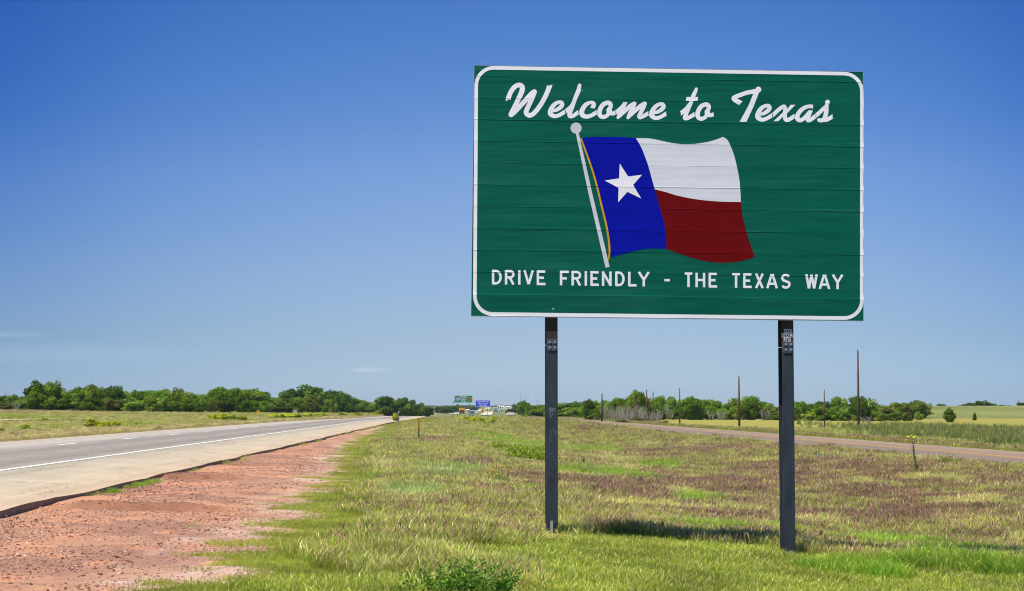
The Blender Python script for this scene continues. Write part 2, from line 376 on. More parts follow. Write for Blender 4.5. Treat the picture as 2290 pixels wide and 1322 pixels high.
o, sg, zg, hh = strip('road_shoulder', [-9.6, -6.5], 8, 1750, M_SHO, jag=lambda z: (vnoise(z * 1.3, z * 0, 5) - .5) * .09 + (vnoise(z * .31, z * 0, 8) - .5) * .16)
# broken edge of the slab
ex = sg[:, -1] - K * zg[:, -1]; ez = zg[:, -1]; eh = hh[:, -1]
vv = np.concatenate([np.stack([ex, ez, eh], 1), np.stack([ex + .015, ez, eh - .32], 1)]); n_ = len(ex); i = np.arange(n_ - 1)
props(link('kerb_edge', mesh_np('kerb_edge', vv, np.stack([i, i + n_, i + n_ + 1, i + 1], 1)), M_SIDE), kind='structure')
strip('edge_line', [-9.68, -9.52], 8, 900, M_LINE, .006)
strip('yellow_edge_line', [-16.95, -16.83], 8, 900, M_YLINE, .006)
for k in range(-4, 26):
    z0 = (5.01 + k) * 12.19
    strip('lane_dash', [-13.30, -13.10], z0, z0 + 3.05, M_LINE, .006 + z0 * 2e-5)
M_FR = ramp_road('worn_red_asphalt', [(19.5, (.25, .19, .135)), (20.5, (.22, .165, .12)), (22.3, (.22, .16, .11)), (22.6, (.29, .205, .13)), (24, (.27, .185, .12)), (26.2, (.31, .22, .15))], 1.0, .14)
strip('frontage_road', [19.4, 22.8, 26.2], 20, 320, M_FR, .05)
strip('yellow_centre_line', [22.62, 22.74], 20, 320, M_YLINE, .058)
strip('yellow_centre_line', [22.92, 23.02], 20, 150, M_YLINE, .058)
M_FR2 = mat('far_pink_asphalt', (.38, .28, .23), .9, var=.1, scale=.05)
def drape(name, pxs, m, lift=.25):
    P = [hit(*p) for p in pxs]
    v = [(p.x, p.y, p.z + lift) for p in P]
    return props(link(name, mesh_np(name, v, [tuple(range(len(v)))]), m), kind='structure')
M_CONC = mat('pale_concrete', (.54, .48, .37), .9, var=.08, scale=.1)
M_DIRT = mat('pale_dirt', (.50, .42, .30), .95, var=.15, scale=.3)
vv = []
for k in range(25):
    t_ = k / 24; px_ = -30 + 285 * t_; yc = 942.0 - 4.9 * t_; hw = .95 - .5 * t_
    for q_ in (yc + hw, yc - hw): p = hit(px_, q_); vv.append((p.x, p.y, p.z + .12))
props(link('dirt_track', mesh_np('dirt_track', vv, [(2*k, 2*k+2, 2*k+3, 2*k+1) for k in range(24)]), M_DIRT), kind='structure')

TRK = (hit(-30, 942), hit(240, 937.2))
def off_track(X, Z):
    a, b = TRK; t = np.clip((X - a.x) / (b.x - a.x), 0, 1); return (np.abs(Z - (a.y + (b.y - a.y) * t)) > 3.2) | (X > b.x + 1)
# ------------------------------------------------------------------ gravel verge (fine relief)
def gravel_edge(s, Z):
    """>0 where gravel, <0 where turf"""
    sb = np.interp(Z, [8, 15.8, 21.4, 30, 50, 76, 100, 150, 190], [-2.3, -2.4, -1.95, -2.3, -2.9, -4.0, -4.6, -5.6, -6.6])
    nz = (fbm(s * .9, Z * 1.1, 51, 4) - .5) * 2.0 + (fbm(s * 3.5, Z * 1.8, 52, 3) - .5) * .7
    return (sb - s) + nz
def relief(X, Z, s):
    r = (fbm(X * 1.1, Z * .7, 61, 4) - .5) * .07 + (fbm(X * 7, Z * 7, 62, 3) - .5) * .012
    for z0, xa, xb, h, ln in ((28.6, -7.5, -4.3, .13, 1.8), (40.5, -8.6, -5.7, .13, 2.6), (34.0, -5.6, -4.2, .06, 1.0), (56, -9.2, -6.6, .10, 3), (22.5, -5.9, -4.4, .03, 1.0)):
        zc = z0 + (fbm(X * 1.6, X * 0, 63, 3) - .5) * .7
        wn = ss((X - xa) / .9) * (1 - ss((X - xb + .9) / .9))
        d = Z - zc
        r = r + h * wn * ss(d / .16 + .5) * np.exp(-np.maximum(d, 0) / ln)
    return r * ss((s + 6.5) / .25 + .2)
sk2 = np.concatenate([np.linspace(-6.62, -.7, 190)]); zk2 = np.geomspace(9, 198, 900)
S2, Z2 = np.meshgrid(sk2, zk2); X2 = S2 - K * Z2
h2 = Hrel(np.maximum(S2, -6.42), Z2, False) + CAMZ + relief(X2, Z2, S2) + .015 + (fbm(X2 * 0, Z2 * .35, 66, 2) - .5) * .08 * (1 - ss((S2 + 6.6) / 1.2))
edge = np.minimum(ss((-.9 - S2) / .6), 1 - ss((Z2 - 175) / 20)); h2 = h2 - (1 - edge) * .12
ge = gravel_edge(S2, Z2)
c = np.zeros(S2.shape + (3,)); base = np.array([.43, .225, .132]); org = np.array([.53, .25, .135]); pale = np.array([.56, .39, .30]); brn = np.array([.33, .17, .11])
n1 = fbm(X2 * .6, Z2 * .45, 71); n2 = fbm(X2 * 1.6, Z2 * 1.0, 72)
c[:] = base
w = ss((n1 - .50) / .12)[..., None]; c = c * (1 - w) + brn * w
w = ss((n2 - .56) / .08)[..., None] * .8; c = c * (1 - w) + org * w
for (px_, py_, rx, rz) in ((450, 1085, .75, 1.6), (470, 1140, .5, .7), (180, 1168, .5, .6), (520, 1050, .7, 2.6), (600, 1010, .8, 4.0), (120, 1155, .4, .5)):
    p = hit(px_, py_); d = ((X2 - p.x) / rx) ** 2 + ((Z2 - p.y) / rz) ** 2
    w = (1 - ss(d / 1.6 + (n2 - .5) * 1.2))[..., None]; c = c * (1 - w) + org * w
w = (ss((1.3 - ge) / 1.2) * (.25 + .9 * ss((fbm(X2 * 1.1, Z2 * .8, 73) - .35) / .3)) * .85)[..., None]; w = np.clip(w, 0, 1); c = c * (1 - w) + pale * w
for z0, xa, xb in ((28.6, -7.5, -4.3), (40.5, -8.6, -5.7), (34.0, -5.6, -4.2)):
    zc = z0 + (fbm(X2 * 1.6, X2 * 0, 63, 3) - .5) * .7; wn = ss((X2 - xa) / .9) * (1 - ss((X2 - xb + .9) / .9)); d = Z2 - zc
    w = (wn * ss((d + .35) / .25) * (1 - ss((d - .25) / .5)) * .75)[..., None]; c = c * (1 - w) + np.array([.23, .095, .055]) * w  # shade of the rut faces put into the colour as a dark red band
w = (1 - ss((ge + .25) / .5 + (fbm(X2 * 4, Z2 * 3, 74) - .5)))[..., None]; turf = np.array([.22, .20, .065]) * (.8 + .4 * n2[..., None]); c = c * (1 - w) + turf * w
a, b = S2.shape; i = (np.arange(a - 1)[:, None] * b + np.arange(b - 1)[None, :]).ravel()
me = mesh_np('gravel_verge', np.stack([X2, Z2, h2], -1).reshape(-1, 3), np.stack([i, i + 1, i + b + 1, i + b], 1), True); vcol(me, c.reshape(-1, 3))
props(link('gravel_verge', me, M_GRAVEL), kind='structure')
def verge_h(s, Z):
    X = s - K * Z
    h = Hrel(np.maximum(s, -6.42), Z, False) + CAMZ + relief(X, Z, s) + .015
    return h
# ------------------------------------------------------------------ scattering (grass, pebbles): points + geometry nodes
def proto_coll(name, objs):
    c = bpy.data.collections.new(name)
    for i, (me, m) in enumerate(objs):
        o = bpy.data.objects.new('%s_%02d' % (name, i), me); me.materials.append(m); c.objects.link(o)
    return c
def scatter(name, pts, rot, scl, idx, coll, label, cat):
    me = bpy.data.meshes.new(name); me.vertices.add(len(pts)); me.vertices.foreach_set('co', np.asarray(pts, np.float32).ravel())
    a = me.attributes.new('rot', 'FLOAT_VECTOR', 'POINT'); a.data.foreach_set('vector', np.asarray(rot, np.float32).ravel())
    a = me.attributes.new('scl', 'FLOAT_VECTOR', 'POINT'); a.data.foreach_set('vector', np.asarray(scl, np.float32).ravel())
    a = me.attributes.new('idx', 'INT', 'POINT'); a.data.foreach_set('value', np.asarray(idx, np.int32))
    o = link(name, me, None); props(o, label, cat, kind='stuff')
    g = bpy.data.node_groups.new(name + '_nodes', 'GeometryNodeTree')
    g.interface.new_socket('Geometry', in_out='INPUT', socket_type='NodeSocketGeometry')
    g.interface.new_socket('Geometry', in_out='OUTPUT', socket_type='NodeSocketGeometry')
    n = g.nodes; l = g.links
    gi = n.new('NodeGroupInput'); go = n.new('NodeGroupOutput'); ip = n.new('GeometryNodeInstanceOnPoints'); ci = n.new('GeometryNodeCollectionInfo')
    ci.inputs['Collection'].default_value = coll; ci.inputs['Separate Children'].default_value = True; ci.inputs['Reset Children'].default_value = True
    l.new(gi.outputs[0], ip.inputs['Points']); l.new(ci.outputs[0], ip.inputs['Instance']); ip.inputs['Pick Instance'].default_value = True
    for an, ty, sock in (('idx', 'INT', 'Instance Index'), ('rot', 'FLOAT_VECTOR', 'Rotation'), ('scl', 'FLOAT_VECTOR', 'Scale')):
        q = n.new('GeometryNodeInputNamedAttribute'); q.data_type = ty; q.inputs['Name'].default_value = an
        l.new(q.outputs['Attribute'], ip.inputs[sock])
    l.new(ip.outputs[0], go.inputs[0])
    md = o.modifiers.new('scatter', 'NODES'); md.node_group = g
    return o
def clump(nb, rad, h, w, cols, seed, lean=.5, head=0.0, headcol=None, hw=2.2, droop=.5):
    """tuft of tapering blades; some carry a seed head"""
    r = np.random.default_rng(seed); V = []; F = []; C = []
    wind = np.array([.18, .03])
    for b in range(nb):
        a = r.uniform(0, 6.283); q = rad * math.sqrt(r.uniform()); x0 = q * math.cos(a); y0 = q * math.sin(a)
        hh_ = h * r.uniform(.5, 1.15); d = r.uniform(0, 6.283); ln = lean * r.uniform(.2, 1.0) * hh_
        dx = math.cos(d) * ln + wind[0] * hh_ * r.uniform(.1, .7); dy = math.sin(d) * ln + wind[1] * hh_
        ww = w * r.uniform(.6, 1.3); fa = r.uniform(0, 3.1416); sx, sy = math.cos(fa) * ww / 2, math.sin(fa) * ww / 2
        c = np.array(cols[r.integers(len(cols))]) * r.uniform(.55, 1.35)
        hd = r.uniform() < head; hc_ = np.array(headcol[r.integers(len(headcol))]) * r.uniform(.75, 1.3) if headcol else None
        ts = [0, .35, .7, 1.0]; ws = [1, .9, .6, .12]
        if hd: ts = [0, .45, .66, .84, 1.05]; ws = [.5, .4, hw, hw * .8, .15]
        base = len(V)
        for k, (t, wk) in enumerate(zip(ts, ws)):
            x = x0 + dx * t * t; y = y0 + dy * t * t; z = hh_ * (t - droop * .35 * t * t * t)
            V.append((x - sx * wk, y - sy * wk, z)); V.append((x + sx * wk, y + sy * wk, z))
            cc = hc_ if (hd and k >= 2) else c
            C.append(cc); C.append(cc)
            if k: F.append((base + 2*k-2, base + 2*k-1, base + 2*k+1, base + 2*k))
    me = mesh_np('tuft', np.array(V), np.array(F)); vcol(me, np.array(C)); return me
G1 = (.20, .27, .018); G2 = (.31, .38, .032); G3 = (.10, .17, .012); ST = (.50, .47, .11); ST2 = (.70, .64, .26); BR = (.30, .23, .06)
LG = (.13, .29, .018); LG2 = (.23, .41, .030); LG3 = (.36, .50, .08); PU = (.16, .060, .075); PU2 = (.36, .16, .15); PU3 = (.52, .33, .24); GB = (.24, .38, .11)
protos = []
for k in range(4): protos.append((clump(80, .17, .105, .0044, [G1, G1, G1, G2, G2, G3, ST], 100 + k, .6, .22, [ST, ST2, G2], 1.6), M_GRASS))       # 0-3 short field grass
for k in range(4): protos.append((clump(60, .17, .20, .0044, [G1, G2, G2, LG2, G3, ST], 110 + k, .6, .34, [ST, ST2, ST2, PU2, G2], 1.9), M_GRASS))        # 4-7 straw headed
for k in range(4): protos.append((clump(60, .17, .21, .0044, [G1, G2, G2, LG2, ST], 120 + k, .6, .45, [PU, PU, PU2, PU2, PU3], 2.4), M_GRASS))          # 8-11 purple headed
for k in range(4): protos.append((clump(60, .16, .24, .0062, [LG, LG, LG2, LG2, LG3, G2], 130 + k, .75, .08, [LG3, ST], 1.5, .9), M_GRASS))      # 12-15 lush green
for k in range(3): protos.append((clump(70, .16, .045, .0045, [G2, G2, (.38, .37, .08), (.27, .31, .06), ST], 140 + k, .9, 0), M_GRASS))                    # 16-18 mown turf
for k in range(2): protos.append((clump(60, .15, .20, .0052, [GB, (.22, .30, .15), LG2], 150 + k, .7, .1, [ST2], 1.5), M_GRASS))                # 19-20 blue green
for k in range(3): protos.append((clump(44, .16, .62, .012, [(.15, .22, .06), (.10, .17, .05), (.21, .26, .08), (.30, .30, .10)], 160 + k, .35, .15, [ST, BR], 1.6, .4), M_GRASS))     # 21-23 reeds
for k in range(2): protos.append((clump(56, .18, .19, .0048, [ST, ST2, BR, (.40, .29, .12)], 170 + k, .7, .4, [ST2, PU3], 2.0), M_GRASS))       # 24-25 dry
GC = proto_coll('grass_tuft', protos)

# lush and purple patches given where they stand in the field: (x, y, rx, ry)
def patch(X, Z, lst):
    r = np.zeros(np.shape(X))
    for (px_, py_, rx, rz) in lst:
        p = hit(px_, py_); d = ((X - p.x) / rx) ** 2 + ((Z - p.y) / rz) ** 2; r = np.maximum(r, 1 - d * .5)
    return r
LUSH = [(1290, 1015, 2.2, 12), (1330, 1065, 1.8, 4), (1170, 1000, 1.8, 12), (1600, 1195, .8, .5), (1560, 1120, 1.1, 1.6), (820, 1080, .6, 3), (1900, 1290, .8, .7), (2150, 1250, .6, .5), (1480, 1045, .8, 3), (1300, 1010, 1.3, 9), (1350, 1060, 1.0, 3.5), (1180, 1015, 1.3, 8), (2000, 1230, 1.0, .7), (1830, 1245, .55, .6), (2230, 1285, .9, .9), (1560, 1130, .7, 1.8), (1750, 1200, .5, .8), (1100, 980, 1.6, 14), (2050, 1275, .9, .6), (1290, 1065, .6, 2)]
PURP = [(1400, 1100, 1.5, 3.5), (1850, 1060, 3, 7), (2200, 1090, 2, 4), (1560, 1160, 1.4, 1.4), (1450, 1080, 1.6, 5), (1650, 1090, 2.0, 4.5), (1950, 1110, 1.7, 2.6), (2100, 1150, 1.5, 2.2), (1900, 1170, 1.4, 1.8), (1180, 1080, .8, 4), (1330, 960, 2.2, 16), (1500, 1130, 1.0, 2), (960, 990, 1.2, 10), (1050, 1040, .7, 5), (2250, 1120, 1.2, 2.4), (1700, 1140, 1.2, 2), (1100, 1110, .5, 1.5), (1600, 1010, 4, 8)]
BLUE = [(1010, 1060, 1.0, 5), (930, 1110, .8, 3)]
def sample(n, z0, z1, smin, smax, margin=1.22, power=1.0):
    """points in the wedge of land one can look over, denser near"""
    u = RNG.uniform(size=n)
    if abs(power - 2) < 1e-6: Z = z0 * (z1 / z0) ** u
    else: q = 2 - power; Z = (z0 ** q + u * (z1 ** q - z0 ** q)) ** (1 / q)
    X = RNG.uniform(-1, 1, n) * Z * (PW / 2 / FPX) * margin
    s = X + K * Z; k = (s > smin) & (s < smax); return X[k], Z[k], s[k]
P_, R_, C_, I_ = [], [], [], []
def put(X, Z, h, idx, sc, hs=None, tilt=.12):
    n = len(X); P_.append(np.stack([X, Z, h], 1)); R_.append(np.stack([RNG.normal(0, tilt, n), RNG.normal(0, tilt, n), RNG.uniform(0, 6.283, n)], 1))
    sc = np.broadcast_to(sc, n) * RNG.uniform(.7, 1.3, n); hs_ = sc if hs is None else sc * hs
    C_.append(np.stack([sc, sc, hs_], 1)); I_.append(idx)
def field(n, z0, z1, scf, power):
    X, Z, s = sample(n, z0, z1, -6.3, 18.6, power=power)
    ge = np.where(Z < 195, gravel_edge(s, Z), -1)
    k = (ge < RNG.uniform(size=len(X)) ** 2 * .6 - .12) ; X, Z, s, ge = X[k], Z[k], s[k], ge[k]
    m = len(X); r = RNG.uniform(size=m)
    mown = (ge > -.75 - .5 * fbm(X * .8, Z * .5, 80)) | (ss((Z - 60) / 60) * (s < -1.5) > .5) & (ge > -2.0)
    lush = patch(X, Z, LUSH) + (fbm(X * .7, Z * .25, 81) - .5) * 1.6
    purp = patch(X, Z, PURP) + (fbm(X * .8, Z * .3, 82) - .5) * 1.8 + .08 * ss((Z - 27) / 8)
    blue = patch(X, Z, BLUE) + (fbm(X * .9, Z * .3, 83) - .5) * 1.2
    idx = RNG.integers(0, 4, m)                                   # short field grass near
    zb = np.interp(X, [-3, .8, 1.3, 3.6, 4.5, 8], [21, 24.6, 26.2, 26.2, 25.4, 23.6]) + 1.2 * (fbm(X * 1.3, Z * 0, 84) - .5)
    tall = (Z > zb) | ((X < .2) & (Z > 17) & (fbm(X * .9, Z * .6, 85) > .50))
    idx = np.where(tall, RNG.integers(4, 8, m), idx)
    pw = ss((purp - .25) / .6) * .46 + .12 + .16 * ss((X + 1.0) / 3)
    idx = np.where(tall & (r < pw) & (Z > zb - .3), RNG.integers(8, 12, m), idx)
    idx = np.where((blue > .6) & (r < .7), RNG.integers(19, 21, m), idx)
    idx = np.where(r < .80 * ss((lush - .42) / .35), RNG.integers(12, 16, m), idx)
    idx = np.where((fbm(X * .5, Z * .4, 86) > .66) & tall & (Z > 30), np.where(r < .45, RNG.integers(24, 26, m), idx), idx)
    idx = np.where(mown, RNG.integers(16, 19, m), idx)
    dens = np.where(mown, 1.0, .95); kk = RNG.uniform(size=m) < dens
    h = Hrel(s, Z) + CAMZ
    h = np.where(s < -.9, np.maximum(h, verge_h(s, Z) - .01), h)
    hs = np.where(lush > .62, 1.12, 1.0) * (.6 + .8 * fbm(X * .8, Z * .6, 87)) * np.where(tall & (Z < zb + 1.2) & (X > 1.1), 1.3, 1.0)
    for px0_, pz0_ in ((.56, 25.15), (3.88, 25.25)):
        hs = np.where((np.abs(X - px0_) < .32) & (Z > pz0_ - 2.6) & (Z < pz0_ + .1), hs * (.40 if px0_ < 1 else .50), hs)
    put(X[kk], Z[kk], h[kk] - .01, idx[kk], (scf(Z))[kk], hs[kk])
field(95000, 13.5, 45, lambda Z: 1.0 + 0 * Z, 1.0)
field(120000, 45, 110, lambda Z: 1.05 + (Z - 45) / 160, 1.4)
field(70000, 110, 460, lambda Z: 1.45 + (Z - 110) / 190, 2.0)
# a little sparse turf creeping into the gravel
X, Z, s = sample(26000, 14, 80, -6.3, -1.2, power=1.3); ge = gravel_edge(s, Z); k = (ge < .15) & (ge > -.3) | ((fbm(X * 2.2, Z * 1.2, 90) > .70) & (ge > 0) & (ge < 1.2) & (Z > 24)); X, Z, s = X[k], Z[k], s[k]
put(X, Z, verge_h(s, Z) - .005, RNG.integers(16, 19, len(X)), .55)
# weeds along the broken slab edge
zz = np.concatenate([np.geomspace(18, 190, 1500)]); w = fbm(zz * .35, zz * 0, 91, 3); zz = zz[(w > .56) & (RNG.uniform(size=len(zz)) < .45)]
s = -6.40 + RNG.uniform(-.03, .16, len(zz)); put(s - K * zz, zz, verge_h(s, zz) - .02, RNG.choice([0, 1, 12, 2, 6, 24, 17], len(zz)), .5 + zz / 300, .8)
tz = hit(240, 1092).y
for z_, n in ((tz, 10), (hit(300, 1075).y, 14), (hit(325, 1070).y, 8)):
    zz = z_ + RNG.normal(0, .5, n); s = -6.35 + RNG.uniform(-.05, .12, n); put(s - K * zz, zz, verge_h(s, zz) - .02, RNG.integers(12, 15, n), .6, .9)
# right of the frontage road: purple verge, reeds, then a golden field
X, Z, s = sample(26000, 60, 330, 26.6, 33, power=2.0)
put(X, Z, Hrel(s, Z) + CAMZ, np.where(RNG.uniform(size=len(X)) < .6, RNG.integers(8, 12, len(X)), RNG.integers(4, 8, len(X))), 1.1 + Z / 260)
X, Z, s = sample(34000, 80, 300, 32, 62, power=2.0)
m = len(X); reed = (fbm(X * .08, Z * .05, 92) + ss((s - 33) / 8) * .3 + (X / Z - .22) * 2.5 + RNG.normal(0, .10, m)) > .62
reed &= X / Z > .20 + RNG.normal(0, .022, m)
k = reed | (X / Z > .13) & (Z < 200)
put(X[k], Z[k], (Hrel(s, Z) + CAMZ)[k], np.where(reed, RNG.integers(21, 24, m), RNG.integers(4, 8, m))[k], np.where(reed, .85 + Z / 400, 1.3 + Z / 300)[k])
# left of the highway
X, Z, s = sample(30000, 62, 420, -26, -18.6, power=2.0); m = len(X)
put(X, Z, Hrel(s, Z) + CAMZ, np.where(RNG.uniform(size=m) < .65, RNG.integers(24, 26, m), RNG.integers(0, 12, m)), (1.0 + Z / 260), .7)
X, Z, s = sample(60000, 75, 700, -110, -24, power=2.0); k = off_track(X, Z); X, Z, s = X[k], Z[k], s[k]; m = len(X); r = fbm(X * .06, Z * .03, 93)
idx = np.where(r > .40, RNG.integers(4, 8, m), RNG.choice([12, 13, 0, 1, 2], m)); idx = np.where(RNG.uniform(size=m) < .22 + .4 * (fbm(X * .09, Z * .05, 94) > .52), RNG.choice([24, 25, 24, 9], m), idx); idx = np.where((s < -58) & (RNG.uniform(size=m) < .7), RNG.choice([24, 25, 8, 9], m), idx)
put(X, Z, Hrel(s, Z) + CAMZ, idx, 1.3 + Z / 330, .7)
pts = np.concatenate(P_); scatter('meadow_grass', pts, np.concatenate(R_), np.concatenate(C_), np.concatenate(I_), GC, 'tall meadow grass with straw and purple seed heads on both sides of the highway', 'grass')

# pebbles
def rock(seed, col):
    r = np.random.default_rng(seed); bm = bmesh.new(); bmesh.ops.create_icosphere(bm, subdivisions=1, radius=1)
    for v in bm.verts: v.co *= r.uniform(.65, 1.15); v.co.z *= .6
    me = bpy.data.meshes.new('pebble'); bm.to_mesh(me); bm.free(); vcol(me, np.tile(np.array(col), (len(me.vertices), 1))); return me
RC = proto_coll('pebble', [(rock(1, (.50, .36, .29)), M_STONE), (rock(2, (.36, .18, .12)), M_STONE), (rock(3, (.30, .15, .10)), M_STONE), (rock(4, (.58, .46, .39)), M_STONE), (rock(5, (.42, .24, .17)), M_STONE), (rock(6, (.22, .12, .09)), M_STONE)])
X, Z, s = sample(330000, 13, 75, -6.45, -1.2, power=1.6); ge = gravel_edge(s, Z); k = ge > -.25
X, Z, s, ge = X[k], Z[k], s[k], ge[k]; dens = .25 + .9 * ss((fbm(X * .9, Z * .6, 95) - .35) / .25); k = RNG.uniform(size=len(X)) < dens; X, Z, s, ge = X[k], Z[k], s[k], ge[k]
m = len(X); sz = np.exp(RNG.normal(math.log(.0050), .50, m)) * (1 + Z / 60); sz = np.minimum(sz, .032)
palew = ss((1.1 - ge) / 1.0) * .8; r = RNG.uniform(size=m)
idx = np.where(r < .12 + .6 * palew, RNG.choice([0, 3, 4], m), RNG.choice([1, 2, 4, 5, 1, 4], m))
scatter('gravel', np.stack([X, Z, verge_h(s, Z) + sz * .2], 1), RNG.uniform(0, 6.283, (m, 3)) * np.array([.1, .1, 1]), sz[:, None] * np.array([1.25, 1.25, 1.0]) * RNG.uniform(.8, 1.2, (m, 3)), idx, RC, 'loose red, pink and pale stones strewn over the verge', 'gravel')
# loose stones on the shoulder
#PART2
# ------------------------------------------------------------------ welcome sign
SY = 25.12
_a0 = ray(1061, 146)[0]; SN = Vector((.03, -1, 0)).normalized(); SP0 = Vector((_a0 * SY, SY, 0))
def onplane(px, py, back=0.0):
    a, b = ray(px, py); d = Vector((a, 1, b)); t = (SP0 - SN * back).dot(SN) / d.dot(SN); p = d * t; p.z += CAMZ; return p
TL, TR, BL, BR_ = onplane(1061, 146.5), onplane(1932, 161), onplane(1057.3, 706.5), onplane(1931.5, 716.5)
UX = (TR - TL).normalized(); UW = SN.cross(UX).normalized(); UW = UW if UW.z < 0 else -UW
SW = ((TR - TL).length + (BR_ - BL).length) / 2; SH = (BL - TL).dot(UW)
U0 = -0.012
PANH = SH / 11.5
def pan_e(u, w):
    """how far the face of the stacked aluminium planks stands out at (u, w)"""
    k = np.floor(w / PANH + .5); t = w / PANH + .5 - k
    amp = .0018 + .0010 * (_h(k.astype(np.int64), k.astype(np.int64) * 0, 5))
    e_ = amp * ((t - .42) / .58) ** 2
    lip = ss((fbm(u * .8 + k * 3.7, k * 9.1, 35, 3) - .42) / .16)
    e_ = e_ - .0002 * (1 - ss(t / .03)) + (.0002 + .0014 * lip) * ss((t - .955) / .03) - (.0002 + .0010 * lip) * ss((t - .992) / .008)
    e_ = e_ + .0022 * (fbm(u * .7 + k * 7.3, k * 3.1, 31, 3) - .5) * (1 - t) + .0008 * (fbm(u * 3.0 + k * 5.3, t * 1.5, 32, 3) - .5)
    e_ = e_ + np.where(k > 10.5, .004 - .009 * t, 0)
    return e_
SBASE = Vector(((onplane(1234, 1190, .05).x + onplane(1760, 1235, .05).x) / 2, 25.3, 0)); SBASE.z = Hpt(SBASE.x, SBASE.y)
sign = empty('welcome_sign', SBASE, 'huge green welcome sign with a painted flag standing on two dark steel posts', 'sign')
def lift(u, w, off):
    e_ = pan_e(np.asarray(u, float), np.asarray(w, float)) + off
    return np.array(TL - SBASE)[None] + np.outer(u, UX) + np.outer(w, UW) + np.outer(e_, SN)
# face
tt = np.array([0, .015, .03, .06, .12, .25, .4, .55, .7, .85, .93, .955, .97, .985, .993]); rows = sorted(set([0.0] + [round((k - .5 + t) * PANH, 5) for k in range(0, 12) for t in tt if 0 <= (k - .5 + t) * PANH < SH] + [round(SH, 5)]))
rows = np.array(rows); cols_ = np.linspace(0, SW, 121)
UU, WW = np.meshgrid(cols_, rows); ee = lift(UU.ravel(), WW.ravel(), 0)
a, b = UU.shape; i = (np.arange(a - 1)[:, None] * b + np.arange(b - 1)[None, :]).ravel()
F1 = np.stack([i, i + b, i + b + 1, i + 1], 1)
# returns and back
def sheet(name, base, rough=.38, streak=.10):
    m = bpy.data.materials.new(name); m.use_nodes = True; n = m.node_tree.nodes; l = m.node_tree.links; b = n['Principled BSDF']
    t = n.new('ShaderNodeTexCoord'); mp = n.new('ShaderNodeMapping'); mp.inputs['Scale'].default_value = (.7, .7, 14); l.new(t.outputs['Object'], mp.inputs[0])
    x = n.new('ShaderNodeTexNoise'); x.inputs['Scale'].default_value = 1.6; x.inputs['Detail'].default_value = 7; l.new(mp.outputs[0], x.inputs[0])
    r = n.new('ShaderNodeMapRange'); r.inputs[1].default_value = .3; r.inputs[2].default_value = .7; r.inputs[3].default_value = 1 - streak; r.inputs[4].default_value = 1 + streak
    l.new(x.outputs[0], r.inputs[0]); h = n.new('ShaderNodeHueSaturation'); h.inputs['Color'].default_value = (*base, 1); l.new(r.outputs[0], h.inputs['Value']); mpf = n.new('ShaderNodeMapping'); mpf.inputs['Scale'].default_value = (.5, .5, 5); l.new(t.outputs['Object'], mpf.inputs[0])
    xf = n.new('ShaderNodeTexNoise'); xf.inputs['Scale'].default_value = 1.3; xf.inputs['Detail'].default_value = 8; xf.inputs['Roughness'].default_value = .65; l.new(mpf.outputs[0], xf.inputs[0])
    rf = n.new('ShaderNodeMapRange'); rf.inputs[1].default_value = .52; rf.inputs[2].default_value = .72; rf.inputs[3].default_value = 0; rf.inputs[4].default_value = .16 if streak > .08 else .03; l.new(xf.outputs[0], rf.inputs[0])
    mf = n.new('ShaderNodeMix'); mf.data_type = 'RGBA'; l.new(rf.outputs[0], mf.inputs[0]); l.new(h.outputs[0], mf.inputs[6]); mf.inputs[7].default_value = (base[0] * .6 + .06, base[1] * .9 + .16, base[2] * .9 + .12, 1)
    l.new((mf.outputs[2] if base[1] > .05 else h.outputs[0]), b.inputs['Base Color'])
    r2 = n.new('ShaderNodeMapRange'); r2.inputs[3].default_value = rough - .08; r2.inputs[4].default_value = rough + .12; l.new(x.outputs[0], r2.inputs[0]); l.new(r2.outputs[0], b.inputs['Roughness'])
    b.inputs['Specular IOR Level'].default_value = .14
    mp2 = n.new('ShaderNodeMapping'); mp2.inputs['Scale'].default_value = (2, 2, 30); l.new(t.outputs['Object'], mp2.inputs[0])
    y = n.new('ShaderNodeTexNoise'); y.inputs['Scale'].default_value = 1.3; y.inputs['Detail'].default_value = 3; l.new(mp2.outputs[0], y.inputs[0])
    q = n.new('ShaderNodeBump'); q.inputs['Strength'].default_value = .25; q.inputs['Distance'].default_value = .002; l.new(y.outputs[0], q.inputs['Height']); l.new(q.outputs[0], b.inputs['Normal'])
    return m
M_SG = sheet('green_sheeting', (.001, .116, .072), .42, .16); M_SWH = sheet('white_sheeting', (.96, .95, .95), .5, .03); M_SB = sheet('blue_sheeting', (.001, .005, .36), .40, .12)
M_SR = sheet('red_sheeting', (.165, .001, .001), .40, .10); M_SGR = sheet('silver_sheeting', (.70, .70, .74), .45, .05); M_SGO = sheet('gold_sheeting', (.72, .36, .015), .45, .06); M_FW = sheet('flag_white_sheeting', (.78, .79, .82), .45, .07)
M_AL = mat('aluminium', (.62, .63, .65), .4, .8)
me = mesh_np('panel', ee, F1, True); link('panel', me, M_SG, sign)
me.shade_flat() if hasattr(me, 'shade_flat') else None
me.polygons.foreach_set('use_smooth', np.ones(len(me.polygons), bool)); 
fr_ = MB()
def L3(u, w, d): return (TL - SBASE) + UX * u + UW * w + SN * d
for (u0, u1, w0, w1) in ((-.006, 0, 0, SH), (SW, SW + .006, 0, SH), (-.006, SW + .006, -.006, 0), (-.006, SW + .006, SH, SH + .006)):
    v = [L3(u0, w0, -.045), L3(u1, w0, -.045), L3(u1, w1, -.045), L3(u0, w1, -.045), L3(u0, w0, .0025), L3(u1, w0, .0025), L3(u1, w1, .0025), L3(u0, w1, .0025)]
    fr_.add(v, [(0,1,2,3),(4,7,6,5),(0,4,5,1),(1,5,6,2),(2,6,7,3),(3,7,4,0)])
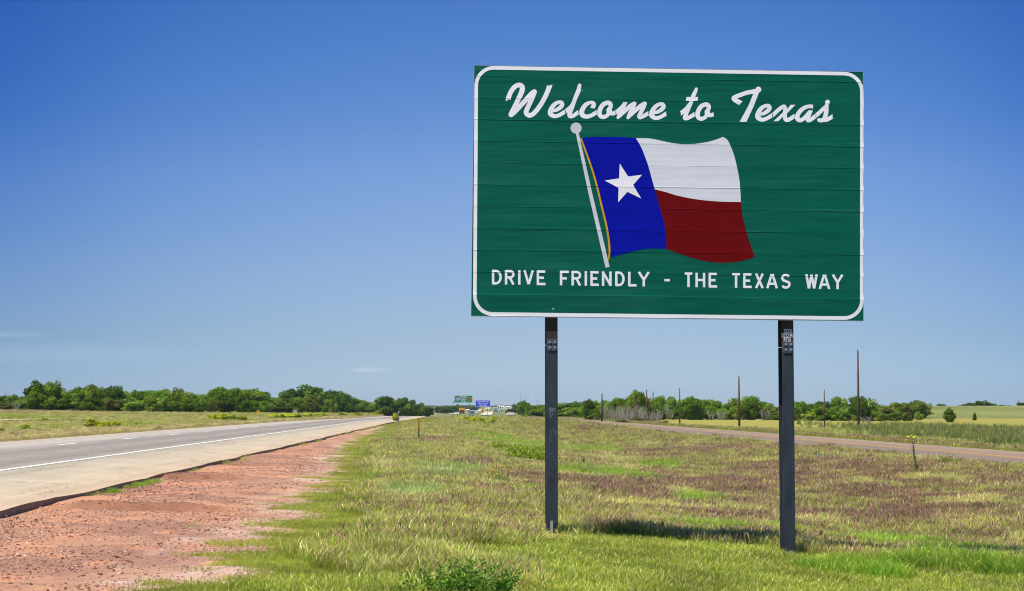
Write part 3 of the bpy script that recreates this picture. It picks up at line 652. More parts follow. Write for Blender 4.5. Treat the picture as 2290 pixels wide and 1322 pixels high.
fr_.add([L3(0, 0, -.03), L3(SW, 0, -.03), L3(SW, SH, -.03), L3(0, SH, -.03)], [(0, 1, 2, 3)])
fr_.build('edge_trim', M_AL, sign)

# --- decoration tools: polygons in photograph pixels, cut at every plank joint and laid on the face
CUTS = [r_ for r_ in rows if 0 < r_ < SH]
def to_uw(px, py):
    p = onplane(px, py) - TL; return p.dot(UX), p.dot(UW)
def catmull(p, n=6, closed=False):
    p = [tuple(map(float, q)) for q in p]; m = len(p); out = []
    rng = range(m if closed else m - 1)
    for i in rng:
        g = (lambda j: p[j % m]) if closed else (lambda j: p[min(max(j, 0), m - 1)])
        p0, p1, p2, p3 = g(i-1), g(i), g(i+1), g(i+2)
        for k in range(n):
            t = k / n; out.append(tuple(.5 * ((2*b_) + (-a_ + c_) * t + (2*a_ - 5*b_ + 4*c_ - d_) * t*t + (-a_ + 3*b_ - 3*c_ + d_) * t**3) for a_, b_, c_, d_ in zip(p0, p1, p2, p3)))
    if not closed: out.append(p[-1])
    return out
class Deco:
    def __init__(s): s.polys = []; s.k = 0
    def poly(s, pts): s.polys.append(([pts], s.k)); s.k += 1
    def ring(s, outer, inner): s.polys.append(([outer, inner], s.k)); s.k += 1
    def stroke(s, pts, c0=None, c1=None, n=6, smooth=True):
        """pts (x, y, width); c0/c1: None round cap, 'b' butt, or an edge direction (dx, dy)"""
        q = catmull(pts, n) if smooth and len(pts) > 2 else pts
        q = [Vector((x, y)) for x, y, w in q], [w for x, y, w in q]
        P, Wd = q; Lf, Rt = [], []
        for i, p in enumerate(P):
            d0 = (p - P[i-1]).normalized() if i else (P[1] - p).normalized()
            d1 = (P[i+1] - p).normalized() if i < len(P) - 1 else d0
            d = (d0 + d1).normalized(); nn = Vector((-d.y, d.x)); f = 1 / max(.5, nn.dot(Vector((-d0.y, d0.x))))
            Lf.append(p + nn * Wd[i] / 2 * f); Rt.append(p - nn * Wd[i] / 2 * f)
        def cut(i, c):
            e1 = Vector(c).normalized() * Wd[i] / 2
            if e1.dot(Lf[i] - P[i]) < 0: e1 = -e1
            Lf[i], Rt[i] = P[i] + e1, P[i] - e1
        if c0 not in (None, 'b'): cut(0, c0)
        if c1 not in (None, 'b'): cut(-1, c1)
        quads = [[Lf[i], Lf[i+1], Rt[i+1], Rt[i]] for i in range(len(P) - 1)]
        s.polys.append((('q', quads), s.k)); s.k += 1
        for c, i in ((c0, 0), (c1, -1)):
            if c is None: s.disc(P[i], Wd[i] / 2)
    def disc(s, c, r, n=28): s.poly([(c[0] + r * math.cos(2*math.pi*j/n), c[1] + r * math.sin(2*math.pi*j/n)) for j in range(n)])
    def build(s, name, m, off=.0016, xf=lambda x, y: (x, y), parent=None):
        V, F, O = [], [], []
        for pl, k in s.polys:
            if pl[0] == 'q':
                for q in pl[1]:
                    b = len(V); V += [to_uw(*xf(p[0], p[1])) for p in q]; O += [k] * 4; F.append((b, b+1, b+2, b+3))
            else:
                b = len(V); fl = [p for loop in pl for p in loop]; V += [to_uw(*xf(p[0], p[1])) for p in fl]; O += [k] * len(fl)
                for t in tessellate_polygon([[Vector((p[0], p[1], 0)) for p in loop] for loop in pl]): F.append(tuple(b + j for j in t))
        bm = bmesh.new(); vs = [bm.verts.new((u, w, o * .01)) for (u, w), o in zip(V, O)]
        for f in F:
            try: bm.faces.new([vs[j] for j in f])
            except ValueError: pass
        lo = min(w for _, w in V); hi = max(w for _, w in V)
        for c in CUTS:
            if lo < c < hi:
                bmesh.ops.bisect_plane(bm, geom=bm.verts[:] + bm.edges[:] + bm.faces[:], dist=1e-6, plane_co=(0, c, 0), plane_no=(0, 1, 0))
        for c in np.linspace(0, SW, 31):
            bmesh.ops.bisect_plane(bm, geom=bm.verts[:] + bm.edges[:] + bm.faces[:], dist=1e-6, plane_co=(c, 0, 0), plane_no=(1, 0, 0))
        co = np.array([v.co[:] for v in bm.verts]); out = lift(co[:, 0], co[:, 1], off + co[:, 2] * .012)
        for v, q in zip(bm.verts, out): v.co = q
        bm.normal_update()
        for f in bm.faces:
            if f.normal.dot(SN) < 0: f.normal_flip()
        me = bpy.data.meshes.new(name); bm.to_mesh(me); bm.free()
        return link(name, me, m, parent or sign)

# border
def rrect(x0, y0, x1, y1, r, sk, n=10):
    o = []
    for cx, cy, a0 in ((x1 - r, y0 + r, -90), (x1 - r, y1 - r, 0), (x0 + r, y1 - r, 90), (x0 + r, y0 + r, 180)):
        for k in range(n + 1):
            t = math.radians(a0 + 90 * k / n); o.append((cx + r * math.cos(t), cy + r * math.sin(t)))
    return o
def uw_px(fu, fw):          # fractions of the face back to pixels (the inverse of to_uw along the two sides)
    top = (1061 + 871 * fu, 146.5 + 14.5 * fu); bot = (1057.3 + 874.2 * fu, 706.5 + 10 * fu)
    return (top[0] + (bot[0] - top[0]) * fw, top[1] + (bot[1] - top[1]) * fw)
D = Deco()
ex_ = lambda x, y: uw_px(x / 872.0, y / 558.0)
out_ = rrect(.3, .6, 871.7, 557.6, 44, 0); inn = rrect(8.3, 8.6, 863.7, 549.4, 36, 0)
nq = len(out_)
D.polys.append((('q', [[out_[i], out_[(i+1) % nq], inn[(i+1) % nq], inn[i]] for i in range(nq)]), 0))
D.build('border', M_SWH, xf=ex_)

# script lettering, traced from the sign (crop coordinates at ten times, with each crop's origin)
V_ = (0, 1)
def word(letters, name):
    for ox, oy, fn in letters:
        D = Deco(); fn(D); D.build(name, M_SWH, xf=lambda x, y, ox=ox, oy=oy: (ox + x / 10, oy + y / 10))
def l_W(D):
    D.stroke([(163,538,118),(188,440,104),(238,335,104),(310,245,106),(395,202,104),(460,222,112),(482,290,118),(455,385,112),(375,555,106),(295,720,108),(232,862,122)], c0=(117,-62))
    D.stroke([(232,862,122),(320,790,112),(450,655,108),(590,505,112),(690,400,116),(748,358,118)])
    D.stroke([(748,358,118),(705,480,108),(640,630,104),(585,745,106),(565,815,106),(590,862,104),(645,882,106),(715,855,104),(800,770,104),(900,630,104),(985,480,104),(1050,335,104),(1096,212,116)], c1=(110,-42))
def l_e(D):
    D.stroke([(1110,778,60),(1210,773,74),(1290,735,88),(1350,685,98),(1372,630,96),(1345,592,88),(1300,588,80),(1225,618,88),(1155,690,100),(1108,790,110),(1120,855,112),(1190,900,90),(1270,890,86),(1350,852,86),(1432,800,92)], c1=V_)
def l_l(D):
    D.stroke([(1762,210,80),(1735,330,98),(1685,450,94),(1642,560,90),(1598,690,92),(1553,800,96),(1535,870,98),(1560,905,92),(1625,888,86),(1675,855,86),(1732,811,92)], c1=V_)
    D.stroke([(1452,792,92),(1520,735,86),(1575,670,70),(1600,600,40)], c0=V_)
def l_c(D):
    D.stroke([(2045,718,92),(2078,655,98),(2060,605,88),(1995,596,76),(1905,640,94),(1835,730,104),(1808,820,110),(1840,885,108),(1920,910,92),(2000,893,88),(2070,858,88),(2140,813,90)], c0=(1,0), c1=V_)
def l_o(D):
    D.stroke([(335,560,60),(352,500,88),(355,445,98),(330,408,96),(280,400,98),(190,440,100),(128,530,102),(105,620,102),(125,690,98),(190,720,90),(260,695,84),(305,650,90),(322,600,112),(326,560,124),(340,520,90)])
    D.stroke([(325,560,118),(345,620,104),(400,640,90),(465,620,90)], c1=V_)
def l_m(D):
    D.stroke([(688,385,90),(650,470,82),(592,590,82),(542,680,72),(520,732,66)], c0=(1,0))
    D.stroke([(480,616,92),(540,562,86),(600,500,80),(655,420,50)], c0=V_)
    D.stroke([(520,732,66),(610,645,82),(710,548,92),(800,468,92),(886,420,94)])
    D.stroke([(886,420,94),(852,510,90),(800,605,84),(760,690,74),(743,738,66)])
    D.stroke([(743,738,66),(835,648,80),(935,550,92),(1035,465,94),(1118,422,96)])
    D.stroke([(1118,422,96),(1085,510,94),(1035,610,90),(998,690,92),(1010,726,92),(1070,708,88),(1135,674,88),(1198,636,92)], c1=V_)
def l_t(D):
    D.stroke([(572,188,62),(550,250,82),(515,320,92),(490,390,92),(458,475,90),(418,575,88),(366,700,88),(325,800,94),(318,845,90),(365,848,84),(450,808,86),(532,755,92)], c1=V_)
    D.stroke([(226,740,92),(290,682,88),(350,625,80),(405,540,60)], c0=V_)
    D.poly([(355,370),(612,372),(597,457),(333,452)])
def l_T(D):
    D.disc((1960,205), 66)
    D.stroke([(1940,225,96),(1850,248,96),(1700,275,94),(1560,325,94),(1450,368,96),(1412,402,104),(1462,452,108),(1567,511,108)], c1=(76,-76))
    D.poly([(1846,296),(1900,235),(2012,238),(1970,278),(1850,590),(1692,926),(1540,926),(1740,560)])
def l_x(D):
    D.stroke([(688,772,92),(780,685,88),(870,610,86),(930,582,84),(956,620,86),(955,700,88),(955,800,88),(965,862,98),(1010,885,92),(1080,855,86),(1168,795,92)], c0=V_, c1=V_)
    D.poly([(1085,545),(1190,545),(998,740),(915,805),(805,912),(700,912),(912,710),(1000,640)])
def l_a(D):
    D.stroke([(1583,587,86),(1490,580,82),(1390,612,88),(1295,685,98),(1235,780,100),(1232,845,102),(1262,882,98),(1312,890,90),(1375,850,88),(1440,785,84),(1500,700,70)], c0=V_)
    D.stroke([(1527,672,92),(1497,760,90),(1465,848,92),(1472,892,94),(1530,880,86),(1570,850,86),(1640,795,92)], c0=(1,0), c1=V_)
def l_s(D):
    D.disc((1905,485), 52)
    D.stroke([(1653,785,92),(1720,725,88),(1800,645,84),(1878,570,70)], c0=V_)
    D.stroke([(1900,500,80),(1885,570,86),(1880,660,98),(1868,750,100),(1842,840,96),(1800,885,92),(1745,895,90),(1712,884,76)])
    D.stroke([(1800,888,80),(1860,890,82),(1930,862,88),(2018,805,92)], c1=V_)
word([(1120,170,l_W), (1120,170,l_e), (1120,170,l_l), (1120,170,l_c), (1330,190,l_o), (1330,190,l_m), (1330+16.6,190-15.8-54.8+54.8,lambda D: None)][:6], 'letter')
word([(1346.6,174.2,l_e), (1500,180,l_t), (1500+49.6-.2,180+13.9,l_o), (1500,180,l_T), (1660-76.3,180-2.3,l_e), (1660,180,l_x), (1660,180,l_a), (1660,180,l_s)], 'letter')

# block capitals: strokes in a unit box, drawn between x0 and x1
def arc(cx, cy, rx, ry, a0, a1, n=10): return [(cx + rx * math.cos(math.radians(a0 + (a1 - a0) * k / n)), cy + ry * math.sin(math.radians(a0 + (a1 - a0) * k / n))) for k in range(n + 1)]
GL = {'D': [[(0,0),(0,1)], [(-.12,1),(.35,1)] + arc(.35,.5,.65,.5,90,-90,14)[1:] + [(-.12,0)]],
      'R': [[(0,-.08),(0,1.08)], [(0,1),(.5,1)] + arc(.5,.745,.5,.255,90,-90)[1:] + [(0,.49)], [(.5,.49),(1.0,-.08)]],
      'I': [[(0,-.08),(0,1.08)]], 'V': [[(0,1.08),(.5,-.03)], [(1,1.08),(.5,-.03)]], 'E': [[(0,-.08),(0,1.08)], [(-.1,1),(1.1,1)], [(0,.5),(.9,.5)], [(-.1,0),(1.15,0)]],
      'F': [[(0,-.08),(0,1.08)], [(-.1,1),(1.15,1)], [(0,.48),(.85,.48)]], 'N': [[(0,-.08),(0,1.08)], [(1,-.08),(1,1.08)], [(0,1.0),(1,0)]],
      'L': [[(0,-.08),(0,1.08)], [(-.1,0),(1.15,0)]], 'Y': [[(0,1.08),(.5,.46)], [(1,1.08),(.5,.46)], [(.5,.5),(.5,-.08)]],
      'T': [[(-.12,1),(1.12,1)], [(.5,1),(.5,-.08)]], 'H': [[(0,-.08),(0,1.08)], [(1,-.08),(1,1.08)], [(0,.5),(1,.5)]],
      'X': [[(.03,1.08),(.97,-.08)], [(.97,1.08),(.03,-.08)]], 'A': [[(0,-.08),(.46,1.06)], [(1,-.08),(.54,1.06)], [(.18,.28),(.82,.28)]],
      'S': [arc(.5,.745,.47,.255,25,225,12) + [(.35,.55),(.62,.46)] + arc(.5,.255,.49,.265,45,-155,12)], 'W': [[(0,1.08),(.25,-.05)], [(.5,1.05),(.25,-.05)], [(.5,1.05),(.75,-.05)], [(1,1.08),(.75,-.05)]],
      'O': [arc(.5,.5,.5,.5,90,450,20)], 'M': [[(0,-.08),(0,1.08)], [(1,-.08),(1,1.08)], [(0,1),(.5,.3)], [(1,1),(.5,.3)]],
      '2': [arc(.5,.72,.5,.28,165,-20,10) + [(.0,0)], [(-.1,0),(1.1,0)]], 'J': [[(1,1.08),(1,.28)] + arc(.5,.28,.5,.28,0,-165,8)[1:]],
      '4': [[(.75,-.08),(.75,1.08)], [(.75,1.05),(0,.3)], [(-.08,.3),(1.15,.3)]], 'K': [[(0,-.08),(0,1.08)], [(0,.4),(1,1.08)], [(.25,.6),(1,-.08)]], '-': [[(0,.5),(1,.5)]]}
def glyph(D, ch, x0, x1, ytop, ybot, w, slope=0.0):
    hx = w / 2; X0, X1 = x0 + hx, x1 - hx; Y0, Y1 = ybot - hx, ytop + hx
    if ch == 'I': X0 = X1 = (x0 + x1) / 2
    for st in GL[ch]:
        q = []
        for x, y in st:
            x = min(max(x, -hx / max(X1 - X0, .01)), 1 + hx / max(X1 - X0, .01)); y = min(max(y, -hx / (Y0 - Y1)), 1 + hx / (Y0 - Y1))
            px_ = X0 + (X1 - X0) * x; q.append((px_, Y0 + (Y1 - Y0) * y + slope * (px_ - x0), w))
        D.stroke(q, 'b', 'b', smooth=False)
for ch, x0, x1 in [('D',1100,1122.2),('R',1129,1151),('I',1158.6,1164),('V',1170.3,1194.2),('E',1200.2,1220.5),('F',1252,1272.5),('R',1278,1300),('I',1307.4,1312.9),('E',1320.2,1339.8),('N',1346,1367.8),
                   ('D',1375.5,1397),('L',1404.6,1424),('Y',1426,1453.4),('-',1485.7,1498),('T',1530.2,1549.2),('H',1555.2,1577.2),('E',1584.5,1604.3),('T',1636.3,1655.8),('E',1661.9,1681.6),('X',1687.6,1708.8),
                   ('A',1713.2,1740),('S',1746.3,1768.2),('W',1800.5,1829),('A',1830.5,1857),('Y',1859.7,1886.5)]:
    D = Deco(); yt = 603.2 + (x0 - 1100) * .0141
    if ch == '-': D.poly([(x0, yt + 15.4), (x1, yt + 15.6), (x1, yt + 20.8), (x0, yt + 20.6)])
    else: glyph(D, ch, x0, x1, yt, yt + 33.2, 5.4, .0141)
    D.build('letter', M_SWH)

# painted flag
D = Deco(); D.poly([(1287.4,297),(1294.2,297),(1323.9,430),(1363.3,597),(1354.2,598.8),(1315.4,430)]); fp = D.build('painted_flagpole', M_SGR)
D = Deco(); D.disc((1288.3,286.6), 12.4, 36); D.build('painted_ball', M_SGR, .0022)
BT = catmull([(1299,308.5),(1320,306.7),(1350,306),(1390,307),(1422,309)]); BRT = catmull([(1422,309),(1436,334),(1450,372),(1459,405),(1465.5,428),(1473,455),(1481,483),(1487,510),(1489.6,533),(1490,557)])
BBT = catmull([(1490,557),(1463,556),(1437,557.5),(1406.5,565),(1365.4,576)]); BLF = catmull([(1365.4,576),(1365.5,550),(1359,510),(1346,455),(1337.8,420),(1328,384),(1315,347),(1302,311)])
D = Deco(); D.poly([*BT, *BRT[1:], *BBT[1:], *BLF[1:]]); D.build('flag_blue_field', M_SB, .0016)
gl = catmull([(1299,309,3.4),(1313,347,3.6),(1326,385,3.8),(1336,421,4.0),(1345,459,4.0),(1355,500,4.0),(1361,535,4.2),(1363,562,4.0),(1360.5,582,3.0)])
D = Deco(); D.stroke(gl, 'b', 'b', smooth=False); D.build('flag_gold_cord', M_SGO, .0020)
wt = catmull([(1422,309),(1445,309.3),(1463,311.5),(1500,319.5),(1525,322.4),(1550,322.2),(1575,319),(1596.6,313.8),(1617,306.3)]); wr = catmull([(1617,306.3),(1627,313.5),(1635,329.7),(1643,352),(1649,378),(1653.6,403),(1655.8,430),(1657,451.8)])
wb = catmull([(1657,451.8),(1621,451.4),(1583.8,449),(1548.6,444.6),(1513.4,437.2),(1490,430),(1464,423.5)])
jn = [p for p in BRT if p[1] < 423.5]
D = Deco(); D.poly([*wt, *wr[1:], *wb[1:], *reversed(jn[1:])]); D.build('flag_white_stripe', M_FW, .0018)
rr_ = catmull([(1657,451.8),(1659,474),(1663.5,497),(1671.7,528),(1680,553),(1688,573.6)]); rb = catmull([(1688,573.6),(1672.9,580),(1654,584.4),(1630.7,587.2),(1607,587.3),(1583.8,585.3),(1548.6,577),(1513.4,565.2),(1490,557)])
jn = [p for p in BRT if p[1] >= 424]
D = Deco(); D.poly([*reversed(wb), *rr_[1:], *rb[1:], *reversed(jn[:-1])]); D.build('flag_red_stripe', M_SR, .0020)
D = Deco(); D.poly([(1385.8,366),(1404.7,395),(1435.8,391),(1415.8,413.8),(1433.9,444),(1403,429.3),(1382.3,452.4),(1383.3,420.5),(1352.5,404),(1384.5,399)]); D.build('flag_star', M_SWH, .0032)
# bullet dents
M_DENT = mat('bare_dent', (.28, .55, .48), .4, .2)
D = Deco()
for x, y, r in ((1237,690,2.3),(1235,692,1.4),(1239.5,692.5,1.2),(1302.6,202.5,1.6),(1236,518,.8),(1302.5,637.3,.8)):
    D = Deco(); D.poly([(x + r * (.6 + .5 * _h(int(x), j, 3)) * math.cos(j * .9), y + r * (.6 + .5 * _h(int(y), j, 4)) * math.sin(j * .9)) for j in range(7)])
    D.build('dent', M_DENT, .0024)

# posts
M_PST = mat('weathered_steel', (.040, .052, .064), .50, .2, var=.45, scale=2.2, spec=.4, stretch=(4, 4, .8)); M_PUP = mat('dark_brown_steel', (.040, .028, .022), .7, .2, var=.35, scale=6)  # upper post steel is darker and browner than the lower
M_HIN = mat('hinge_steel', (.10, .12, .14), .5, .4, var=.2, scale=20); M_BOLT = mat('galvanised_bolt', (.50, .48, .47), .4, .6); M_HOLE = mat('hole', (.004, .004, .005), .9)
M_GRAF = mat('faded_graffiti', (.062, .080, .10), .7, 0, var=.3, scale=20); M_CHALK = mat('chalky_graffiti', (.20, .24, .28), .8, 0, var=.3, scale=40)
def ibeam(z0, z1, w=.165, d=.31, tf=.011, tw=.008):
    mb = MB(); zc, hz_ = (z0 + z1) / 2, z1 - z0
    mb.box((0, tf / 2, zc), (w, tf, hz_)); mb.box((0, d - tf / 2, zc), (w, tf, hz_)); mb.box((0, d / 2, zc), (tw, d - 2 * tf - .002, hz_ - .001)); return mb
rz_ = math.atan2(.03, 1)
for pi, (pxc, pyt, pyh, pyb) in enumerate(((1234.0, 712, 770.5, 1190), (1761.2, 719, 775.5, 1238))):
    p = onplane(pxc, pyt, .055); g = Hpt(p.x, p.y)
    zh = onplane(pxc, pyh, .055).z - g; ztop = TL.z - g - .25
    post = MB(); post.v = []; 
    po = ibeam(-.4, zh - .005).build('post', M_PST, sign, bevel=.002); po.location = Vector((p.x, p.y, g)) - SBASE; po.rotation_euler = (0, 0, rz_)
    ibeam(zh + .005, ztop).build('upper_post', M_PUP, po, bevel=.002)
    hp = MB().box((.006 if pi == 0 else .0, -.007, zh - .008), (.148, .012, .165)).build('hinge_plate', M_HIN, po, bevel=.002)
    for (bx, bz) in ((-.036, .042), (.036, .042), (-.036, -.035), (.036, -.035)):
        mb = MB(); v = [(bx + .006 + .017 * math.cos(t), y_, zh - .008 + bz + .017 * math.sin(t)) for y_ in (-.013, -.024) for t in [k * math.pi / 3 for k in range(6)]]
        mb.add(v, [tuple(range(6, 12)), *[(k, (k+1) % 6, 6 + (k+1) % 6, 6 + k) for k in range(6)]]); mb.build('bolt', M_BOLT, hp)
    mb = MB()
    for bx in (-.052, -.018, .02, .054): mb.add([(bx + .006 + .010 * math.cos(t), -.0135, zh - .004 + .014 * math.sin(t)) for t in [k * math.pi / 5 for k in range(10)]], [tuple(range(10))])
    mb.build('slot', M_HOLE, hp)
    MB().box((0, .155, zh + .001), (.13, .25, .004)).build('shim', M_BOLT, po)
    if pi == 0:
        st = MB().box((-.008, -.03, .05), (.040, .006, .36)).box((-.008 + .018, -.018, .05), (.005, .022, .36)).build('anchor_stub', M_BOLT, po, bevel=.001)
        # faded painted letters and scuffs on the flange
        def graf(strokes, m, name, yo=-.0008):
            mb = MB()
            for k, (x0, z0, x1, z1, w) in enumerate(strokes):
                d = Vector((x1 - x0, z1 - z0)).normalized() * w / 2; nn = Vector((-d.y, d.x))
                mb.add([(x0 + nn.x, yo - k * .0001, z0 + nn.y), (x1 + nn.x, yo - k * .0001, z1 + nn.y), (x1 - nn.x, yo - k * .0001, z1 - nn.y), (x0 - nn.x, yo - k * .0001, z0 - nn.y)], [(0, 1, 2, 3)])
            mb.build(name, m, po)
        def zpx(y): return onplane(pxc, y, .055).z - g
        def xpx(x): return (x - 1234) / 158.9
        q = lambda x0, y0, x1, y1, w: (xpx(x0), zpx(y0), xpx(x1), zpx(y1), w)
        O_ = arc(1236, 1037.5, 6.5, 9, 0, 360, 16)
        graf([q(1228,1003,1228.5,1024,.011), q(1241,1008,1230,1016,.010), q(1231,1015,1243,1028,.010)], M_GRAF, 'faded_letter')
        graf([q(*O_[i], *O_[i+1], .010) for i in range(16)], M_GRAF, 'faded_letter')
        graf([q(1228,1053,1228,1066,.010), q(1230,1054,1238,1067,.010), q(1243,1053,1243,1070,.010)], M_GRAF, 'faded_letter')
        for sc_ in [q(1228,912,1230,924,.008), q(1231,911,1233,922,.012), q(1235,913,1236,922,.010), q(1238,912,1240,917,.010), q(1230,925,1232,935,.010), q(1234,926,1237,927,.012), q(1240,914,1242,921,.006),
              q(1231,960,1233,968,.006), q(1236,955,1238,966,.004), q(1241,962,1242,972,.005), q(1229,972,1234,976,.005), q(1229,978,1231,986,.005)]: graf([sc_], M_CHALK, 'paint_scuff')
    else:
        mb = MB().box((.02, -.012, .02), (.05, .02, .12)).build('base_bolt', M_BOLT, po)
        # stuck-on address letters
        M_STW = mat('sticker_white', (.72, .72, .70), .6); M_STB = mat('sticker_black', (.01, .01, .012), .6)
        sx = lambda x: (x - 1761.2) / 158.0
        def zp2(y): return onplane(pxc, y, .055).z - g
        kk_ = 0
        for txt, xa, xb, ya, yb in (('AOD', 1753.8, 1770.4, 736, 744.9), ('ROME2', 1747.7, 1773.4, 745.2, 754.7), ('J4F', 1752.2, 1767.8, 755, 764)):
            n_ = len(txt)
            for j, ch in enumerate(txt):
                x0 = xa + (xb - xa) * j / n_; x1 = xa + (xb - xa) * (j + 1) / n_ - .15
                c = MB().add([(sx(x0), -.0016 - kk_ * .0001, zp2(yb)), (sx(x1), -.0016 - kk_ * .0001, zp2(yb)), (sx(x1), -.0016 - kk_ * .0001, zp2(ya)), (sx(x0), -.0016 - kk_ * .0001, zp2(ya))], [(0, 1, 2, 3)]).build('sticker', M_STW, po)
                D = Deco(); glyph(D, ch, x0 + .5, x1 - .5, ya + .9, yb - .9, 1.35)
                mb = MB()
                for pl, k in D.polys:
                    for qd in pl[1]: mb.add([(sx(v.x), -.0032 - k * .0001 - kk_ * .0001, zp2(v.y)) for v in qd], [(0, 1, 2, 3)])
                mb.build('printed_character', M_STB, c); kk_ += 1

# ------------------------------------------------------------------ text for small signs
def text_part(name, txt, size, m, parent, loc):
    cu = bpy.data.curves.new('t', 'FONT'); cu.body = txt; cu.size = size; cu.align_x = 'CENTER'; cu.align_y = 'CENTER'; cu.offset = size * .012
    ob = bpy.data.objects.new('t', cu); S.collection.objects.link(ob); dg = bpy.context.evaluated_depsgraph_get()
    me = bpy.data.meshes.new_from_object(ob.evaluated_get(dg)); bpy.data.objects.remove(ob)
    me.transform(Matrix.Rotation(math.pi / 2, 4, 'X')); o = link(name, me, m, parent, loc); return o
def plate(w, h, r, y0=0, y1=.02, n=5):
    o = rrect(-w / 2, -h / 2, w / 2, h / 2, r, 0, n); m_ = len(o); mb = MB()
    mb.add([(x, y0, z) for x, z in o] + [(x, y1, z) for x, z in o], [tuple(range(m_)), tuple(reversed(range(m_, 2 * m_))), *[(k, m_ + k, m_ + (k+1) % m_, (k+1) % m_) for k in range(m_)]]); return mb
M_SGD = mat('small_sign_green', (.004, .22, .125), .5); M_SBD = mat('small_sign_blue', (.010, .07, .72), .5); M_SPG = mat('sign_post_grey', (.16, .16, .17), .6, .4); M_YEL = mat('warning_yellow', (.72, .36, .01), .5); M_BLK = mat('sign_black', (.015, .015, .015), .6)
M_REDP = mat('shield_red', (.45, .02, .03), .5); M_GOLD = mat('medal_gold', (.55, .35, .08), .5); M_MED = mat('medal_purple', (.09, .02, .05), .5)
def small_sign(name, box, posts, base, mface, label, lines, tsize):
    x0, y0, x1, y1 = box; b = hit(posts[0], base, 520); Zs = b.y; sc = Zs / FPX
    c0 = at((x0 + x1) / 2, (y0 + y1) / 2, Zs); root = empty(name, (c0.x, Zs, Hpt(c0.x, Zs)), label, 'sign', 'roadside guide signs beyond the welcome sign')
    w, h = (x1 - x0) * sc, (y1 - y0) * sc; zc = c0.z - root.location.z
    pn = plate(w, h, .18, 0, .05).build('panel', mface, root); pn.location = (0, 0, zc)
    bd = MB(); oo = rrect(-w/2 + .02, -h/2 + .02, w/2 - .02, h/2 - .02, .17, 0, 5); ii = rrect(-w/2 + .09, -h/2 + .09, w/2 - .09, h/2 - .09, .12, 0, 5); m_ = len(oo)
    bd.add([(x, -.006, z) for x, z in oo] + [(x, -.006, z) for x, z in ii], [(k, (k+1) % m_, m_ + (k+1) % m_, m_ + k) for k in range(m_)]); bd.build('border', M_WHITE, pn)
    for i, t in enumerate(lines): text_part('lettering', t, tsize * sc, M_WHITE, pn, (0, -.012, h * (.30 - .30 * i)))
    for q in posts:
        px_ = (q - (x0 + x1) / 2) * sc; gz = Hpt(root.location.x + px_, Zs + .1) - root.location.z
        MB().box((px_, .12, (gz - .3 + zc + h / 2) / 2), (.10, .12, zc + h / 2 - gz + .3)).build('post', M_SPG, root)
    return root, pn, w, h, sc
rt, pn, w, h, sc = small_sign('guide_sign', (1015.6, 884.2, 1057.2, 901.2), (1023.3, 1049.6), 937.2, M_SGD, 'green guide sign with a road shield and a medal, on two thin grey posts', ['Purple', 'Heart', 'Trail'], 5.6)
shp = [(-.5,.32),(-.28,.42),(0,.34),(.28,.42),(.5,.32),(.52,.05),(.40,-.22),(0,-.5),(-.40,-.22),(-.52,.05)]
a_ = 9.0 * sc; cx = -13.0 * sc
MB().add([(cx + x * a_, -.010, z * a_) for x, z in shp], [tuple(range(10))]).build('shield', M_WHITE, pn)
MB().add([(cx + x * a_ * .9, -.014, z * a_ * .9) for x, z in [(-.5,.30),(-.28,.40),(0,.33),(.28,.40),(.5,.30),(.5,.17),(-.5,.17)]], [tuple(range(7))]).build('shield_band', M_REDP, pn)
MB().add([(cx + x * a_ * .9, -.014, z * a_ * .9) for x, z in [(-.52,.13),(.52,.13),(.50,0),(.38,-.22),(0,-.48),(-.38,-.22),(-.50,0)]], [tuple(range(7))]).build('shield_field', M_SBD, pn)
text_part('shield_number', '40', 4.6 * sc, M_WHITE, pn, (cx, -.02, -.02))
cx = 14.4 * sc
for nm, r, m, yo in (('medal_ring', 4.0, M_GOLD, .010), ('medal_field', 3.1, M_MED, .014)):
    MB().add([(cx + r * sc * math.cos(t), -yo, r * sc * 1.1 * math.sin(t)) for t in [k * math.pi / 12 for k in range(24)]], [tuple(range(24))]).build(nm, m, pn)
MB().add([(cx + x * sc, -.018, z * sc) for x, z in [(0,-2),(1.4,0),(1.1,1.4),(0,.9),(-1.1,1.4),(-1.4,0)]], [tuple(range(6))]).build('medal_heart', M_GOLD, pn)
small_sign('guide_sign', (1063.2, 894.8, 1096.6, 910.2), (1068.8, 1089.8), 933.6, M_SBD, 'blue guide sign right of the green one, on two thin grey posts', ['Texas Travel', 'Info Center', '100 miles'], 5.0)
b = hit(1014.6, 932, 560); o = empty('bare_sign_post', b, 'thin bare grey post left of the green guide sign', 'post')
MB().box((0, 0, 2.4), (.09, .09, 5.0)).box((0, -.07, 4.6), (.5, .03, .35)).build('post', M_SPG, o)

